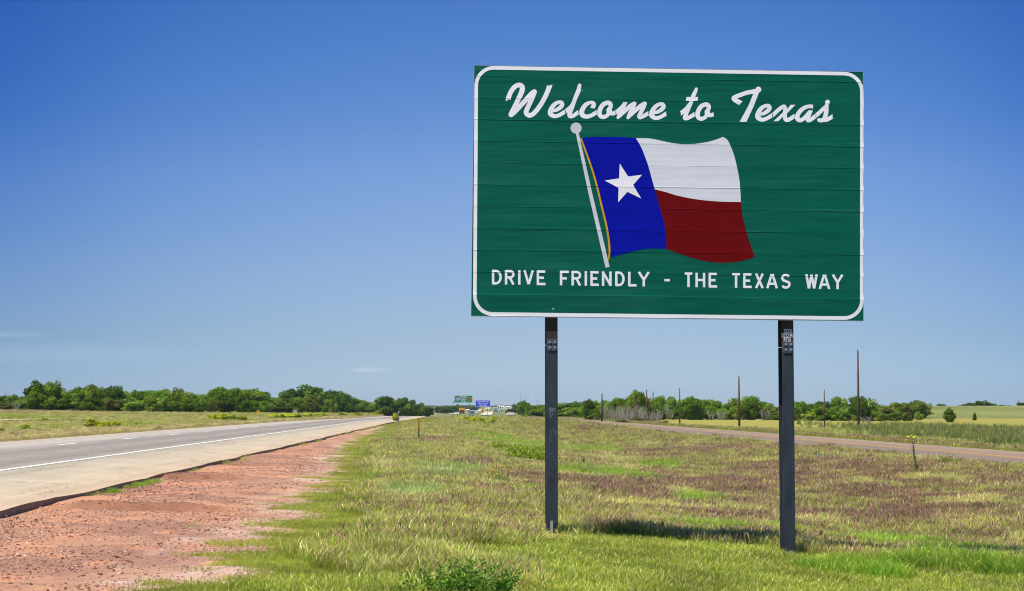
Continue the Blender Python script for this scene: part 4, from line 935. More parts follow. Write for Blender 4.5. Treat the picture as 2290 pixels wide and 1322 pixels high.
# delineator with three amber diamonds
b = hit(936.4, 990.5); sc = b.y / FPX
o = empty('marker_post', b, 'short steel marker post with three stacked amber diamond reflectors', 'marker post')
MB().box((0, 0, 55 * sc / 2 - .1), (.055, .012, 55 * sc + .2)).box((-.026, .014, 55 * sc / 2 - .1), (.008, .03, 55 * sc + .2)).box((.026, .014, 55 * sc / 2 - .1), (.008, .03, 55 * sc + .2)).build('post', mat('dark_channel_steel', (.05, .05, .055), .6, .3), o)
M_AMB = mat('amber_reflector', (.62, .27, .012), .35); M_AMD = mat('amber_dark', (.22, .09, .01), .5)
for py_ in (940.0, 949.0, 957.6):
    zc = (990.5 - py_) * sc; r = .087
    d = MB().add([(x * r, y_, zc + z * r) for y_ in (-.012, -.022) for x, z in ((0,1),(1,0),(0,-1),(-1,0))], [(4,7,6,5),(0,1,2,3),(0,4,5,1),(1,5,6,2),(2,6,7,3),(3,7,4,0)]).build('reflector', M_AMB, o)
    MB().add([(.034 * math.cos(t), -.0235, zc + .034 * math.sin(t)) for t in [k * math.pi / 6 for k in range(12)]], [tuple(reversed(range(12)))]).build('lens', M_AMD, d)
b = hit(891.5, 949.5); sc = b.y / FPX
o = empty('marker_post', b, 'plain dark marker post with a small white cap, nearer the highway', 'marker post')
MB().box((0, 0, 28 * sc / 2 - .1), (.07, .03, 28 * sc + .2)).build('post', M_SPG, o); MB().box((0, -.025, 27 * sc), (.12, .02, .16)).build('reflector', M_WHITE, o)
# yellow diamond warning signs
def diamond(px, pyc, pyb, zmax, r, label):
    b = hit(px, pyb, zmax); c = at(px, pyc, b.y); o = empty('warning_sign', b, label, 'sign'); zc = c.z - b.z
    MB().add([(x * r, y_, zc + z * r) for y_ in (0, -.02) for x, z in ((0,1),(1,0),(0,-1),(-1,0))], [(4,7,6,5),(0,1,2,3),(0,4,5,1),(1,5,6,2),(2,6,7,3),(3,7,4,0)]).build('panel', M_YEL, o)
    MB().add([(x * r, -.026, zc + z * r) for x, z in ((-.07,-.5),(.07,-.5),(.07,.1),(.25,.1),(0,.5),(-.25,.1),(-.07,.1))], [tuple(range(7))]).build('arrow', M_BLK, o)
    MB().box((0, .05, (zc + r) / 2 - .2), (.07, .07, zc + r * .6 + .4)).build('post', M_SPG, o); return b
diamond(577.3, 922.0, 930.5, 500, .44, 'yellow diamond warning sign across the highway, in front of the left trees')
diamond(1079.3, 919.0, 931, 950, 1.0, 'yellow diamond warning sign below the blue guide sign')
b = hit(660, 926, 600); sc = b.y / FPX; o = empty('utility_box', b, 'small pale metal box in the grass at the foot of the left trees', 'utility box')
MB().box((0, 0, .45), (.9, .6, 1.0)).build('cabinet', M_AL, o, bevel=.03); MB().box((0, 0, 1.0), (1.0, .7, .08)).build('lid', M_WHITE, o)
b = hit(355, 960.5); o = empty('tyre_scrap', b + Vector((0, 0, .02)), 'black scrap of burst tyre lying on the far edge of the highway', 'tyre scrap')
MB().tube([(-.22, 0, .04), (-.1, .03, .10), (.03, 0, .13), (.15, -.02, .08), (.24, .02, .04)], [.04, .07, .08, .07, .03], 7).build('rubber', M_BLK, o, smooth=True)

# ------------------------------------------------------------------ utility poles
def upole(px, top, base, zmax, label, r=.14, ins=False):
    b = hit(px, base, zmax); t = at(px, top, b.y); hgt = t.z - b.z
    o = empty('utility_pole', b, label, 'utility pole', 'bare wooden poles beyond the frontage road')
    MB().tube([(random.uniform(-.02, .02), 0, -.5), (0, 0, hgt * .5), (random.uniform(-.06, .06), 0, hgt)], [r * 1.15, r, r * .75], 10).build('pole', M_POLE, o, smooth=True)
    if ins: MB().tube([(-.02, 0, hgt), (-.02, 0, hgt + .22)], [.05, .03], 8).build('pole_pin', M_BLK, o); MB().box((-.15, 0, hgt * .70), (.28, .04, .04)).build('bracket', M_SPG, o)
upole(1920.3, 785, 955, 265, 'tallest dark wooden pole, right of the welcome sign', .155, True)
upole(1653.2, 843, 953.5, 270, 'tall wooden pole standing midway between the two sign posts', .14, True)
upole(1844, 872, 957.5, 262, 'slim wooden pole between the right sign post and the tallest pole', .09)
upole(1520.3, 868, 947.5, 330, 'wooden pole at the left end of the golden field', .12)
upole(1446, 871, 944, 360, 'wooden pole rising from the grey dead brush, left of a pair', .15)
upole(1461, 877, 944.5, 360, 'wooden pole rising from the grey dead brush, right of a pair', .12, True)
upole(1346, 880, 942, 380, 'short wooden pole at the left edge of the dead brush', .13)
upole(1419.5, 884, 943, 380, 'thin wooden pole half hidden in the dead brush', .11)

# ------------------------------------------------------------------ trees
def cards(cent, nrm, size, cols, r, asp=1.0):
    n = len(cent); nrm = nrm / np.linalg.norm(nrm, axis=1, keepdims=True)
    a = np.cross(nrm, r.normal(size=(n, 3))); a /= np.linalg.norm(a, axis=1, keepdims=True); b = np.cross(nrm, a)
    s = size[:, None]
    v = np.stack([cent - a * s * asp, cent - b * s * r.uniform(.5, 1, (n, 1)), cent + a * s * asp, cent + b * s * r.uniform(.5, 1, (n, 1))], 1).reshape(-1, 3)
    f = np.arange(n * 4).reshape(n, 4); return v, f, np.repeat(cols, 4, 0)
def crown_mesh(seed, H=6.0, Wd=6.0, base=.0, nb=32, nl=190, ls=.17, pal=None, shape='round', core=True):
    r = np.random.default_rng(seed); C, Nn, Sz, Co = [], [], [], []
    pal = np.array(pal)
    for b in range(nb):
        for _ in range(30):
            p = r.uniform(-1, 1, 3); d = p[0]**2 + p[1]**2 + p[2]**2
            if d < 1 and d > .25: break
        if shape == 'cone': t = (p[2] + 1) / 2; p[0] *= 1.15 * (1 - .75 * t); p[1] *= 1.15 * (1 - .75 * t)
        rad = r.uniform(.13, .26) * Wd * .8
        c = np.array([p[0] * (Wd / 2 - rad * .6), p[1] * (Wd / 2 - rad * .6), base + (p[2] * .5 + .5) * (H - base - rad * .8) + rad * .25])
        if shape == 'flat': c[2] = base + (H - base) * (.25 + .65 * (1 - (p[0]**2 + p[1]**2) * .7)) * r.uniform(.55, 1)
        n = int(nl * (rad / (.2 * Wd * .8)) ** 2)
        dr = r.normal(size=(n, 3)); dr /= np.linalg.norm(dr, axis=1, keepdims=True); rr = rad * r.uniform(.55, 1.12, (n, 1))
        q = c + dr * rr * np.array([1, 1, .85]); k = q[:, 2] > .05
        tint = pal[r.integers(len(pal))] * r.uniform(.8, 1.2)
        C.append(q[k]); Nn.append((dr + r.normal(size=(n, 3)) * .7 + [0, 0, .4])[k]); Sz.append(ls * r.uniform(.5, 1.4, n)[k]); Co.append((tint[None] * r.uniform(.82, 1.18, (n, 1)))[k])
    if core:
        n = 420; dr = r.normal(size=(n, 3)); dr /= np.linalg.norm(dr, axis=1, keepdims=True); q = dr * r.uniform(0, .62, (n, 1)) * [Wd / 2, Wd / 2, (H - base) / 2]; q[:, 2] += (H + base) / 2 - .05 * H
        C.append(q); Nn.append(r.normal(size=(n, 3))); Sz.append(np.full(n, ls * 2.6)); Co.append(np.tile(pal[0] * .9, (n, 1)))
    v, f, c = cards(np.concatenate(C), np.concatenate(Nn), np.concatenate(Sz), np.concatenate(Co), r)
    me = mesh_np('crown', v, f); vcol(me, c); me.materials.append(M_LEAF); return me
def trunk_mesh(seed, H=6, Wd=6, r0=.16, nlimb=5, m=None):
    r = random.Random(seed); mb = MB(); lean = r.uniform(-.3, .3)
    mb.tube([(0, 0, -.3), (lean * .3, 0, H * .2), (lean, r.uniform(-.2, .2), H * .45), (lean * 1.2, 0, H * .75)], [r0 * 1.3, r0, r0 * .7, r0 * .25], 7)
    for k in range(nlimb):
        a = r.uniform(0, 6.28); z = H * r.uniform(.12, .45); d = Wd * r.uniform(.25, .42)
        mb.tube([(lean * z / H, 0, z), (d * .5 * math.cos(a), d * .5 * math.sin(a), z + H * .15), (d * math.cos(a), d * math.sin(a), z + H * .32)], [r0 * .55, r0 * .4, r0 * .12], 5)
    me = mesh_np('trunk', mb.v, mb.f, True); me.materials.append(m or M_BARK); return me
def dead_mesh(seed, H=4, Wd=4, stems=9, depth=3, r0=.05):
    r = random.Random(seed); mb = MB()
    def br(p, d, ln, rad, k):
        mid = p + d * ln * .5 + Vector((r.uniform(-1, 1), r.uniform(-1, 1), r.uniform(-.5, .5))) * ln * .08; e_ = p + d * ln + Vector((r.uniform(-1, 1), r.uniform(-1, 1), 0)) * ln * .1
        mb.tube([p, mid, e_], [rad, rad * .8, rad * .45], 4, False)
        if k > 0:
            for _ in range(r.choice((3, 4))):
                nd = (d + Vector((r.uniform(-1, 1), r.uniform(-1, 1), r.uniform(-.3, .6))) * .75).normalized(); br(p.lerp(e_, r.uniform(.35, 1)), nd, ln * r.uniform(.45, .7), rad * .6, k - 1)
    for s_ in range(stems):
        a = r.uniform(0, 6.28); br(Vector((math.cos(a) * Wd * .2 * r.random(), math.sin(a) * Wd * .2 * r.random(), -.1)), Vector((math.cos(a) * .5, math.sin(a) * .5, 1)).normalized(), H * r.uniform(.4, .62), r0, depth)
    me = mesh_np('branches', mb.v, mb.f); me.materials.append(M_DEAD); return me
DK = [(.075, .140, .006), (.095, .170, .008), (.060, .112, .006)]; MD = [(.135, .225, .008), (.16, .26, .010), (.105, .185, .008)]; LT = [(.21, .31, .024), (.17, .27, .020), (.24, .34, .034)]; OL = [(.13, .165, .026), (.11, .14, .022), (.16, .185, .034)]
KIND = {'dark': [(crown_mesh(10 + k, pal=DK, nb=30), trunk_mesh(10 + k)) for k in range(4)], 'mid': [(crown_mesh(20 + k, pal=MD), trunk_mesh(20 + k)) for k in range(5)],
        'light': [(crown_mesh(30 + k, pal=LT, nb=24), trunk_mesh(30 + k)) for k in range(4)], 'olive': [(crown_mesh(40 + k, pal=OL, nb=24), trunk_mesh(40 + k)) for k in range(3)],
        'cedar': [(crown_mesh(50 + k, pal=DK, shape='cone', nb=30), trunk_mesh(50 + k, r0=.12)) for k in range(2)],
        'tallgap': [(crown_mesh(60 + k, pal=MD + LT, nb=17, nl=130, base=1.2, core=False), trunk_mesh(60 + k, nlimb=9)) for k in range(3)]}
DEADM = [dead_mesh(70 + k) for k in range(4)]
def tree(kind, px, top, base, wpx, label, group=None, zmax=700, cat='tree', name=None, z=None, sink=.3, zmin=9):
    if z is None: b = hit(px, base, zmax, zmin)
    else: a_, _ = ray(px, base); b = Vector((a_ * z, z, Hpt(a_ * z, z)))
    t = at(px, top, b.y); H = max(t.z - b.z, .3) + sink; Wd = wpx * b.y / FPX
    nm = name or {'cedar': 'cedar_tree', 'dead': 'dead_shrub'}.get(kind, 'leafy_tree')
    o = empty(nm, b - Vector((0, 0, sink)), label, cat, group, random.uniform(0, 6.28))
    if kind == 'dead':
        c = bpy.data.objects.new('branches', random.choice(DEADM)); S.collection.objects.link(c); c.parent = o; o.scale = (Wd / 4, Wd / 4, H / 4.2); return o
    cm, tm = random.choice(KIND[kind]); o.scale = (Wd / 6, Wd / 6, H / 6.1)
    for n_, m_ in (('crown', cm), ('trunk', tm)):
        c = bpy.data.objects.new(n_, m_); S.collection.objects.link(c); c.parent = o
    return o
ZL = [(20, 'at the very left edge'), (60, 'left of the highest left crown'), (140, 'around the highest left crown'), (235, 'left of the dark round-topped tree'), (290, 'by the dark round-topped tree'), (360, 'by the loose crowned trees'), (455, 'left of the broad bright tree'),
      (535, 'by the broad bright tree'), (605, 'behind the yellow diamond sign'), (650, 'left of the great dome-shaped tree'), (730, 'by the great dome-shaped tree'), (790, 'right of the great dome-shaped tree'), (850, 'where the left belt dips low'), (960, 'where the highway vanishes'),
      (1010, 'left of the green guide sign'), (1062, 'behind the green guide sign'), (1100, 'behind the blue guide sign'), (1150, 'above the far slope'), (1222, 'left of the left sign post'), (1300, 'just right of the left sign post'), (1350, 'left of the dead brush'), (1410, 'behind the left half of the dead brush'), (1475, 'behind the right half of the dead brush'),
      (1535, 'by the pole at the field end'), (1600, 'at the left end of the golden field'), (1650, 'left of the middle pole'), (1700, 'right of the middle pole'), (1745, 'left of the right sign post'), (1800, 'right of the right sign post'), (1845, 'left of the slim pole'), (1900, 'right of the slim pole'), (1950, 'by the tallest pole'), (2000, 'right of the tallest pole'), (2050, 'above the low dark shrubs'), (2090, 'at the right end of the right belt'), (2145, 'above the rounded cedar'), (2165, 'between the two hillside cedars'), (2195, 'above the smallest cedar'), (2245, 'on the highest clump of the hill'), (3000, 'near the right edge')]
KW = {'dark': 'dark green', 'mid': 'mid green', 'light': 'light green', 'olive': 'dull olive', 'tallgap': 'loose uneven', 'dead': 'leafless grey', 'cedar': 'dark', 'Y': 'yellow flowering', 'G': 'leafy green'}
REG = {}
def zone(px):
    for x_, t_ in ZL:
        if px <= x_: return t_
    return 'far right'
def auto(o, px, kind, what): REG.setdefault((what, kind, zone(px)), []).append((px, o)); return o
def finish_labels():
    for (what, kind, zn), l_ in REG.items():
        l_.sort(key=lambda q: q[0]); n = len(l_)
        for i, (_, o) in enumerate(l_):
            pos = '' if n == 1 else (['left of two ', 'right of two '][i] if n == 2 else ['leftmost of three ', 'middle of three ', 'rightmost of three '][i] if n == 3 else ['leftmost ', 'second from left ', 'third from left ', 'fourth from left ', 'fifth from left ', 'sixth from left ', 'seventh from left '][min(i, 6)] if i < n - 1 else 'rightmost ')
            plural = '' if n == 1 else 's'
            o['label'] = (pos + '%s %s%s %s' % (KW[kind], what, plural, zn)).strip()
def sky_interp(tab): xs, ys = zip(*tab); return lambda x: float(np.interp(x, xs, ys))
LS = sky_interp([(-80,872),(0,878),(20,880),(45,875),(62,857),(85,849),(115,848),(132,858),(140,872),(160,858),(190,861),(206,856),(228,868),(238,863),(262,860),(285,868),(300,864),(345,865),(374,866),(402,864),(420,874),(445,880),(465,868),(485,860),(507,858),(530,864),(570,866),(592,875),(608,883),(625,881),(645,868),(680,860),(703,861),(725,870),(745,867),(765,871),(785,884),(805,891),(828,893),(845,885),(865,882),(888,885),(903,889),(918,896)])
LB = sky_interp([(-80,914),(0,916),(120,918),(300,921),(500,922.5),(700,922.5),(850,923),(950,922)])
# landmark trees on the left, then the belt between them
lm = [('dark', 84, 849, 918, 70, 'tall dark round tree with the highest crown near the left edge'), ('mid', 117, 847.5, 918, 50, 'tall green tree right beside the highest crown on the left'),
      ('dark', 257, 861, 920, 62, 'dark round-topped tree left of the middle of the left belt'), ('tallgap', 206, 856, 920, 46, 'thin uneven tree poking above the left belt'),
      ('mid', 500, 859, 922, 88, 'broad bright tree in the middle of the left belt'), ('mid', 560, 866, 922, 90, 'broad leafy tree behind the yellow diamond warning sign'),
      ('dark', 690, 859.5, 922.5, 118, 'great dome-shaped dark tree at the right part of the left belt'), ('dark', 756, 867.5, 922.5, 84, 'round dark tree just right of the great dome-shaped one'),
      ('dark', 868, 881.5, 924, 76, 'dark rounded tree near where the highway vanishes'), ('dark', 903, 888, 924, 44, 'dark tree at the right end of the left belt, by the highway'),
      ('mid', 938, 898, 923, 36, 'small rounded tree just right of the left belt, beyond the marker posts'), ('dark', 921, 893, 923.5, 34, 'dark tree joining the left belt to the small rounded tree'), ('dark', 958, 907, 923, 30, 'low dark tree right of the small rounded one where the highway vanishes'), ('tallgap', 345, 865, 921, 60, 'loose crowned tree beside the dark round-topped one'), ('tallgap', 390, 864, 921, 56, 'loose crowned tree left of the broad bright one')]
for k, px_, t_, b_, w_, lab in lm: tree(k, px_, t_, b_, w_, lab, 'trees in the belt beyond the highway')
x = -70
while x < 912:
    w_ = random.uniform(42, 74) * (.75 if x > 780 else 1); k = random.choices(['dark', 'mid', 'light', 'tallgap'], [4, 5, 2, 2])[0]
    auto_k = k; o = tree(k, x, LS(x) + random.uniform(1, 8), LB(x) - 1.5, w_, 'x', 'trees in the belt beyond the highway'); auto(o, x, k, 'belt tree'); x += w_ * random.uniform(.27, .40)
x = -60
while x < 830:
    w_ = random.uniform(34, 62) * (.7 if x > 700 else 1); k = random.choices(['light', 'mid', 'olive', 'dark'], [5, 4, 1, 2])[0]
    if x < 40: k = random.choice(['olive', 'dark', 'mid'])
    t_ = LB(x) - (LB(x) - LS(x)) * random.uniform(.45, .75)
    auto(tree(k, x, t_, LB(x) + 1.5, w_, 'x', 'bushy front trees of the left belt'), x, k, 'low front tree'); x += w_ * random.uniform(.5, .75)
for px_, t_, b_, w_ in ((30, 888, 918, 34), (14, 868, 905, 12), (447, 872, 920, 14), (865, 892, 924, 24)): auto(tree('dead', px_, t_, b_, w_, 'x', 'leafless shrubs of the left belt', cat='shrub'), px_, 'dead', 'shrub')
# right belt
RS = sky_interp([(1185,902),(1205,898),(1225,896),(1248,896),(1270,891),(1290,897),(1310,889),(1327,888),(1345,893),(1366,886),(1395,879),(1412,876),(1427,871),(1441,880),(1455,890),(1470,884),(1492,880),(1506,888),(1514,894),(1530,888),(1547,881),(1562,890),(1580,892),(1600,886),(1625,892),(1660,884),(1683,883),(1698,892),(1725,900),(1750,904),(1775,892),(1797,893),(1815,897),(1831,890),(1850,893),(1872,886),(1890,884),(1912,881),(1935,883),(1942,893),(1965,899),(1975,905),(1992,900),(2010,896),(2042,897),(2057,893),(2073,899),(2085,907),(2092,915)])
RBs = sky_interp([(1185,927),(1260,930),(1290,933),(1345,940),(1450,943),(1500,938),(1700,939),(1800,941),(2000,942),(2050,938),(2090,934)])
lm = [('mid', 1172, 893, 927, 34, 'small round tree standing left of the left sign post', 700), ('mid', 1427, 870, 941, 46, 'tallest tree of the right belt, above the dead brush', 500), ('dark', 1318, 888, 938, 34, 'dark narrow tree just right of the left sign post', 500),
      ('mid', 1547, 881, 939, 60, 'round tree right of the pole at the field end', 500), ('mid', 1675, 883, 939, 66, 'broad tree behind the pole between the sign posts', 500), ('dark', 1925, 880, 942, 50, 'dark tree behind the tallest wooden pole', 500),
      ('olive', 2055, 893, 936, 56, 'olive rounded tree near the right end of the right belt', 600), ('olive', 2010, 897, 940, 60, 'wide olive tree beyond the low dark shrubs', 600), ('light', 2055, 919, 939, 24, 'small light round tree at the right end of the belt', 480), ('dark', 2002, 917, 942.5, 36, 'low dark shrub-like tree in front of the right belt', 420), ('olive', 2028, 920, 942, 28, 'low round tree beside the low dark one', 420)]
for k, px_, t_, b_, w_, lab, zm in lm: tree(k, px_, t_, b_, w_, lab, 'trees in the belt beyond the frontage road', zm)
x = 1188
while x < 2086:
    w_ = random.uniform(34, 60); k = random.choices(['dark', 'mid', 'light', 'tallgap', 'olive'], [2, 5, 3, 2, 3 if x > 1900 else 1])[0]
    auto(tree(k, x, RS(x) + random.uniform(0, 6), RBs(x) - 2.0, w_, 'x', 'trees in the belt beyond the frontage road', 620), x, k, 'belt tree'); x += w_ * random.uniform(.28, .42)
x = 1200
while x < 1975:
    w_ = random.uniform(28, 48); k = random.choices(['light', 'mid', 'olive'], [5, 4, 1])[0]; t_ = RBs(x) - (RBs(x) - RS(x)) * random.uniform(.42, .72)
    if not (1345 < x < 1475): auto(tree(k, x, t_, RBs(x), w_, 'x', 'bushy front trees of the right belt', 600), x, k, 'low front tree')
    x += w_ * random.uniform(.5, .8)
for px_, t_, b_, w_ in [(1362,898,942,24),(1378,906,943,26),(1392,899,943,28),(1404,906,943.5,30),(1416,897,944,26),(1430,902,944,32),(1441,900,945,28),(1452,907,945,30),(1463,905,945.5,26),(1473,912,945,20),(1349,900,941,16),(1398,916,944,26)]:
    auto(tree('dead', px_, t_, b_, w_, 'x', 'dead brush before the right belt', 420, cat='shrub'), px_, 'dead', 'tangled shrub')
for px_, t_, b_, w_ in [(1612,908,940,22),(1590,912,940,18),(1710,910,941,20),(1497,893,940,26),(1935,922,946,26),(1760,915,941,14)]:
    auto(tree('dead', px_, t_, b_, w_, 'x', 'leafless shrubs of the right belt', 420, cat='shrub'), px_, 'dead', 'shrub')
for px_, t_, b_, w_ in [(1327,926,939,32),(1392,938,945.5,40),(1425,934,945,34),(1485,940,947,26),(1360,925,941,24)]:
    auto(tree('olive', px_, t_, b_, w_, 'x', 'low bushes by the dead brush', 420, cat='bush', name='low_bush'), px_, 'olive', 'low bush')
for px_, t_, b_, w_, lab in ((1372, 893, 939, 34, 'green tree among the left half of the dead brush'), (1408, 884, 939, 38, 'green tree in the middle of the dead brush'), (1448, 888, 940, 34, 'green tree among the right half of the dead brush'), (1476, 886, 939, 40, 'bright green tree at the right end of the dead brush')): tree('light' if px_ > 1440 else 'mid', px_, t_, b_, w_, lab, 'trees in the belt beyond the frontage road', 460)
# hill on the right
tree('cedar', 2123, 911, 944.5, 36, 'rounded dark cedar standing alone on the grassy hillside', 'cedars on the hillside', 520)
tree('cedar', 2179.5, 922, 940, 12, 'smallest cedar on the hillside, far right of the rounded one', 'cedars on the hillside', 600)
for px_, t_, b_, w_ in [(2105,902.5,911,24),(2160,903,911,22),(2172,899,911,26),(2188,896,911,26),(2205,895,911,28),(2222,902,911,22),(2240,905,911,22),(2256,906,911,18),(2278,897,911,10),(2286,899,911,14),(2150,905,911,16)]:
    auto(tree('dark', px_, t_, b_, w_, 'x', 'trees along the hill skyline', z=690, sink=1.0), px_, 'dark', 'hill skyline tree')
# distant belts on the centre skyline
def TD(k, px, t, b, w, lab, grp, z): auto(tree(k, px, t, b, w, lab, grp, z=z), px, k, {'dark distant': 'distant roadside tree', 'faint distan': 'distant tree', 'bluish far t': 'horizon tree'}[lab[:12]])
for px_ in range(978, 1030, 8): TD('dark', px_ + random.uniform(-2, 2), 905 + random.uniform(0, 4), 921, random.uniform(16, 26), 'dark distant tree in the row beyond the highway bend', 'distant trees beyond the highway bend', z=1150 + random.uniform(0, 200))
for px_ in range(1008, 1066, 8): TD('olive', px_ + random.uniform(-2, 2), 904 + random.uniform(0, 3), 918, random.uniform(16, 26), 'faint distant tree behind the guide signs', 'distant trees behind the guide signs', z=1900 + random.uniform(0, 300))
for px_ in list(range(930, 1240, 9)): TD(random.choice(['dark', 'olive']), px_ + random.uniform(-3, 3), 905.5 + random.uniform(0, 2.5), 910, random.uniform(16, 30), 'bluish far tree on the horizon line', 'far trees along the horizon', z=4200 + random.uniform(0, 500))
for px_, t_, w_ in ((1140, 914, 20), (1134, 915, 10), (1150, 903, 14), (1165, 897, 22), (1147, 917, 12)): auto(tree('dark', px_, t_, 921, w_, 'x', 'trees on the far slope', z=1300), px_, 'dark', 'far slope tree')

# flowering mustard and other roadside bushes
YG = [(.58, .60, .03), (.48, .52, .03), (.34, .42, .03)]
BUSHY = [crown_mesh(80 + k, H=1.5, Wd=2, nb=20, nl=150, ls=.085, pal=YG, core=False) for k in range(3)]
BUSHG = [crown_mesh(90 + k, H=1.5, Wd=2, nb=18, nl=150, ls=.085, pal=[(.36, .46, .03), (.44, .52, .04), (.22, .34, .03)], core=False) for k in range(3)]
def stems(n, H, W_, seed):
    r = random.Random(seed); mb = MB()
    for k in range(n): a = r.uniform(0, 6.28); mb.tube([(0, 0, -.1), (math.cos(a) * W_ * .2, math.sin(a) * W_ * .2, H * .5), (math.cos(a) * W_ * .4, math.sin(a) * W_ * .4, H * .9)], [.02, .014, .006], 4, False)
    me = mesh_np('stems', mb.v, mb.f); me.materials.append(mat('green_stem', (.12, .18, .04), .8)); return me
STM = stems(9, 1.4, 2, 3)
def bush(px, top, base, wpx, yellow, label, group, zmax=900, cat='bush'):
    b = hit(px, base, zmax); t = at(px, top, b.y); H = t.z - b.z; o = empty('flowering_bush' if yellow else 'green_bush', b, label, cat, group, random.uniform(0, 6.28))
    sc_ = 1.2 if yellow else 1.1; o.scale = (wpx * b.y / FPX / 2 * sc_, wpx * b.y / FPX / 2 * sc_, H / 1.5 * sc_)
    for n_, m_ in (('foliage', random.choice(BUSHY if yellow else BUSHG)), ('stems', STM)):
        c = bpy.data.objects.new(n_, m_); S.collection.objects.link(c); c.parent = o
    return o
G_ = 'yellow flowering bushes beside the highway'
for px_, t_, b_, w_ in [(203,940,959,26),(222,943,959,24),(240,945,958,24),(258,944,956,20),(284,947,956,14),(308,945,954,18),(480,928,942,24),(500,927,942,30),(520,930,942,30),(543,932,941,20),(612,928,937,24),(635,926,936,30),(660,926,935,24),(690,925,933,24),(720,925,932,26),(765,924,930,26),(800,924,929,24),(835,923.5,928,26),(870,923,928,26),(905,923,928,20)]:
    auto(bush(px_, t_, b_, w_, True, 'x', G_), px_, 'Y', 'roadside plant')
bush(884, 927, 941.5, 15, True, 'yellow flowering bush at the near edge of the highway by the white-capped post', G_)
for px_, t_, b_, w_, lab in [(1060, 935, 948.5, 22, 'large yellow bush below the gap between the guide signs'), (1075, 937, 949.5, 22, 'yellow bush below the blue guide sign'), (1087, 941, 950, 16, 'low yellow bush right of the two large ones'), (1106, 932, 941, 18, 'yellow bush right of the blue guide sign')]: bush(px_, t_, b_, w_, True, lab, 'bushes below the guide signs')
for px_, t_, b_, w_, lab in [(1041, 930, 942, 22, 'green bush between the posts of the green guide sign'), (1102, 937, 947, 14, 'dark green bush right of the yellow ones'), (1176, 925, 934, 6, 'tiny green bush below the small round tree')]: bush(px_, t_, b_, w_, False, lab, 'bushes below the guide signs')
for px_, t_, b_, w_ in [(57,950,966,22),(3,958,970,14),(100,934,941,16),(205,933,938,12),(188,938,946,10)]: auto(bush(px_, t_, b_, w_, False, 'x', 'green bushes left of the highway'), px_, 'G', 'roadside plant')

# foreground plants
M_WST = mat('weed_stem', (.12, .17, .05), .8)
M_FOL = leaf_mat('weed_leaves', .3, 1.0, 6, .2)
def weed(px, base, hm, wm, n, ls, pal, label, cat='plant', name='leafy_weed', seed=1, z=None):
    b = hit(px, base) if z is None else Vector((ray(px, base)[0] * z, z, Hpt(ray(px, base)[0] * z, z)))
    r = np.random.default_rng(seed); o = empty(name, b, label, cat)
    C, T = [], MB()
    for k in range(int(18 + wm * 26)):
        a = r.uniform(0, 6.283); q = math.sqrt(r.uniform()) * wm / 2; x, y = q * math.cos(a), q * math.sin(a) * .7; hh_ = hm * r.uniform(.55, 1.05) * (1 - .5 * (q / (wm / 2)) ** 2)
        tip = Vector((x, y, hh_)); T.tube([(x * .35, y * .35, -.02), (x * .7, y * .7, hh_ * .5), tip], [.004, .003, .0015], 4, False)
        for j in range(n): t = r.uniform(.25, 1); p = Vector((x * (.35 + .65 * t), y * (.35 + .65 * t), hh_ * t)); C.append(np.array(p) + r.normal(0, .022, 3))
    C = np.array(C); m = len(C); pal = np.array(pal)
    v, f, c = cards(C, r.normal(size=(m, 3)) + [0, -.2, .8], ls * r.uniform(.6, 1.3, m), pal[r.integers(len(pal), size=m)] * r.uniform(.7, 1.3, (m, 1)), r, 1.0)
    me = mesh_np('leaves', v, f); vcol(me, c); link('leaves', me, M_FOL, o); T.build('stems', M_WST, o); return o, b
WG = [(.11, .26, .02), (.16, .34, .035), (.07, .17, .015), (.24, .42, .06)]
weed(990, 1345, .42, .95, 60, .0125, WG, 'dark green leafy weed at the bottom edge, left half of the pair', seed=1, z=15.9)
weed(1070, 1340, .40, .95, 60, .0125, WG, 'dark green leafy weed at the bottom edge, right half of the pair', seed=2, z=16.2)
weed(1128, 1330, .34, .20, 40, .011, WG, 'slender dark green sprig right of the leafy weeds', seed=3, z=16.3)
LIME = [(.34, .44, .03), (.44, .52, .04), (.22, .34, .03), (.13, .22, .02)]
for i_, (px_, b_, hm_, wm_) in enumerate([(1112,1012,.55,1.1),(1136,1024,.50,1.0),(1150,1034,.50,.9),(1162,1022,.60,1.1),(1172,1034,.55,1.0),(1190,1030,.60,1.1),(1196,1040,.50,.9),(1212,1022,.60,1.1),(1214,1038,.50,.9)]):
    o_w, _ = weed(px_, b_, hm_, wm_, 26, .030, LIME, 'x', name='ferny_weed', seed=40 + i_); o_w['group'] = 'ferny green weeds in the dip'; auto(o_w, px_, 'G', 'ferny weed clump')
o, b = weed(1115, 1088, .40, .62, 26, .012, [(.10, .20, .04), (.15, .28, .06), (.08, .15, .03)], 'green plant with orange-yellow flower heads left of the left sign post', 'wildflower', 'yellow_wildflower', 4)
M_FL = mat('orange_petals', (.85, .47, .01), .6); M_FL2 = mat('yellow_petals', (.80, .76, .02), .6)
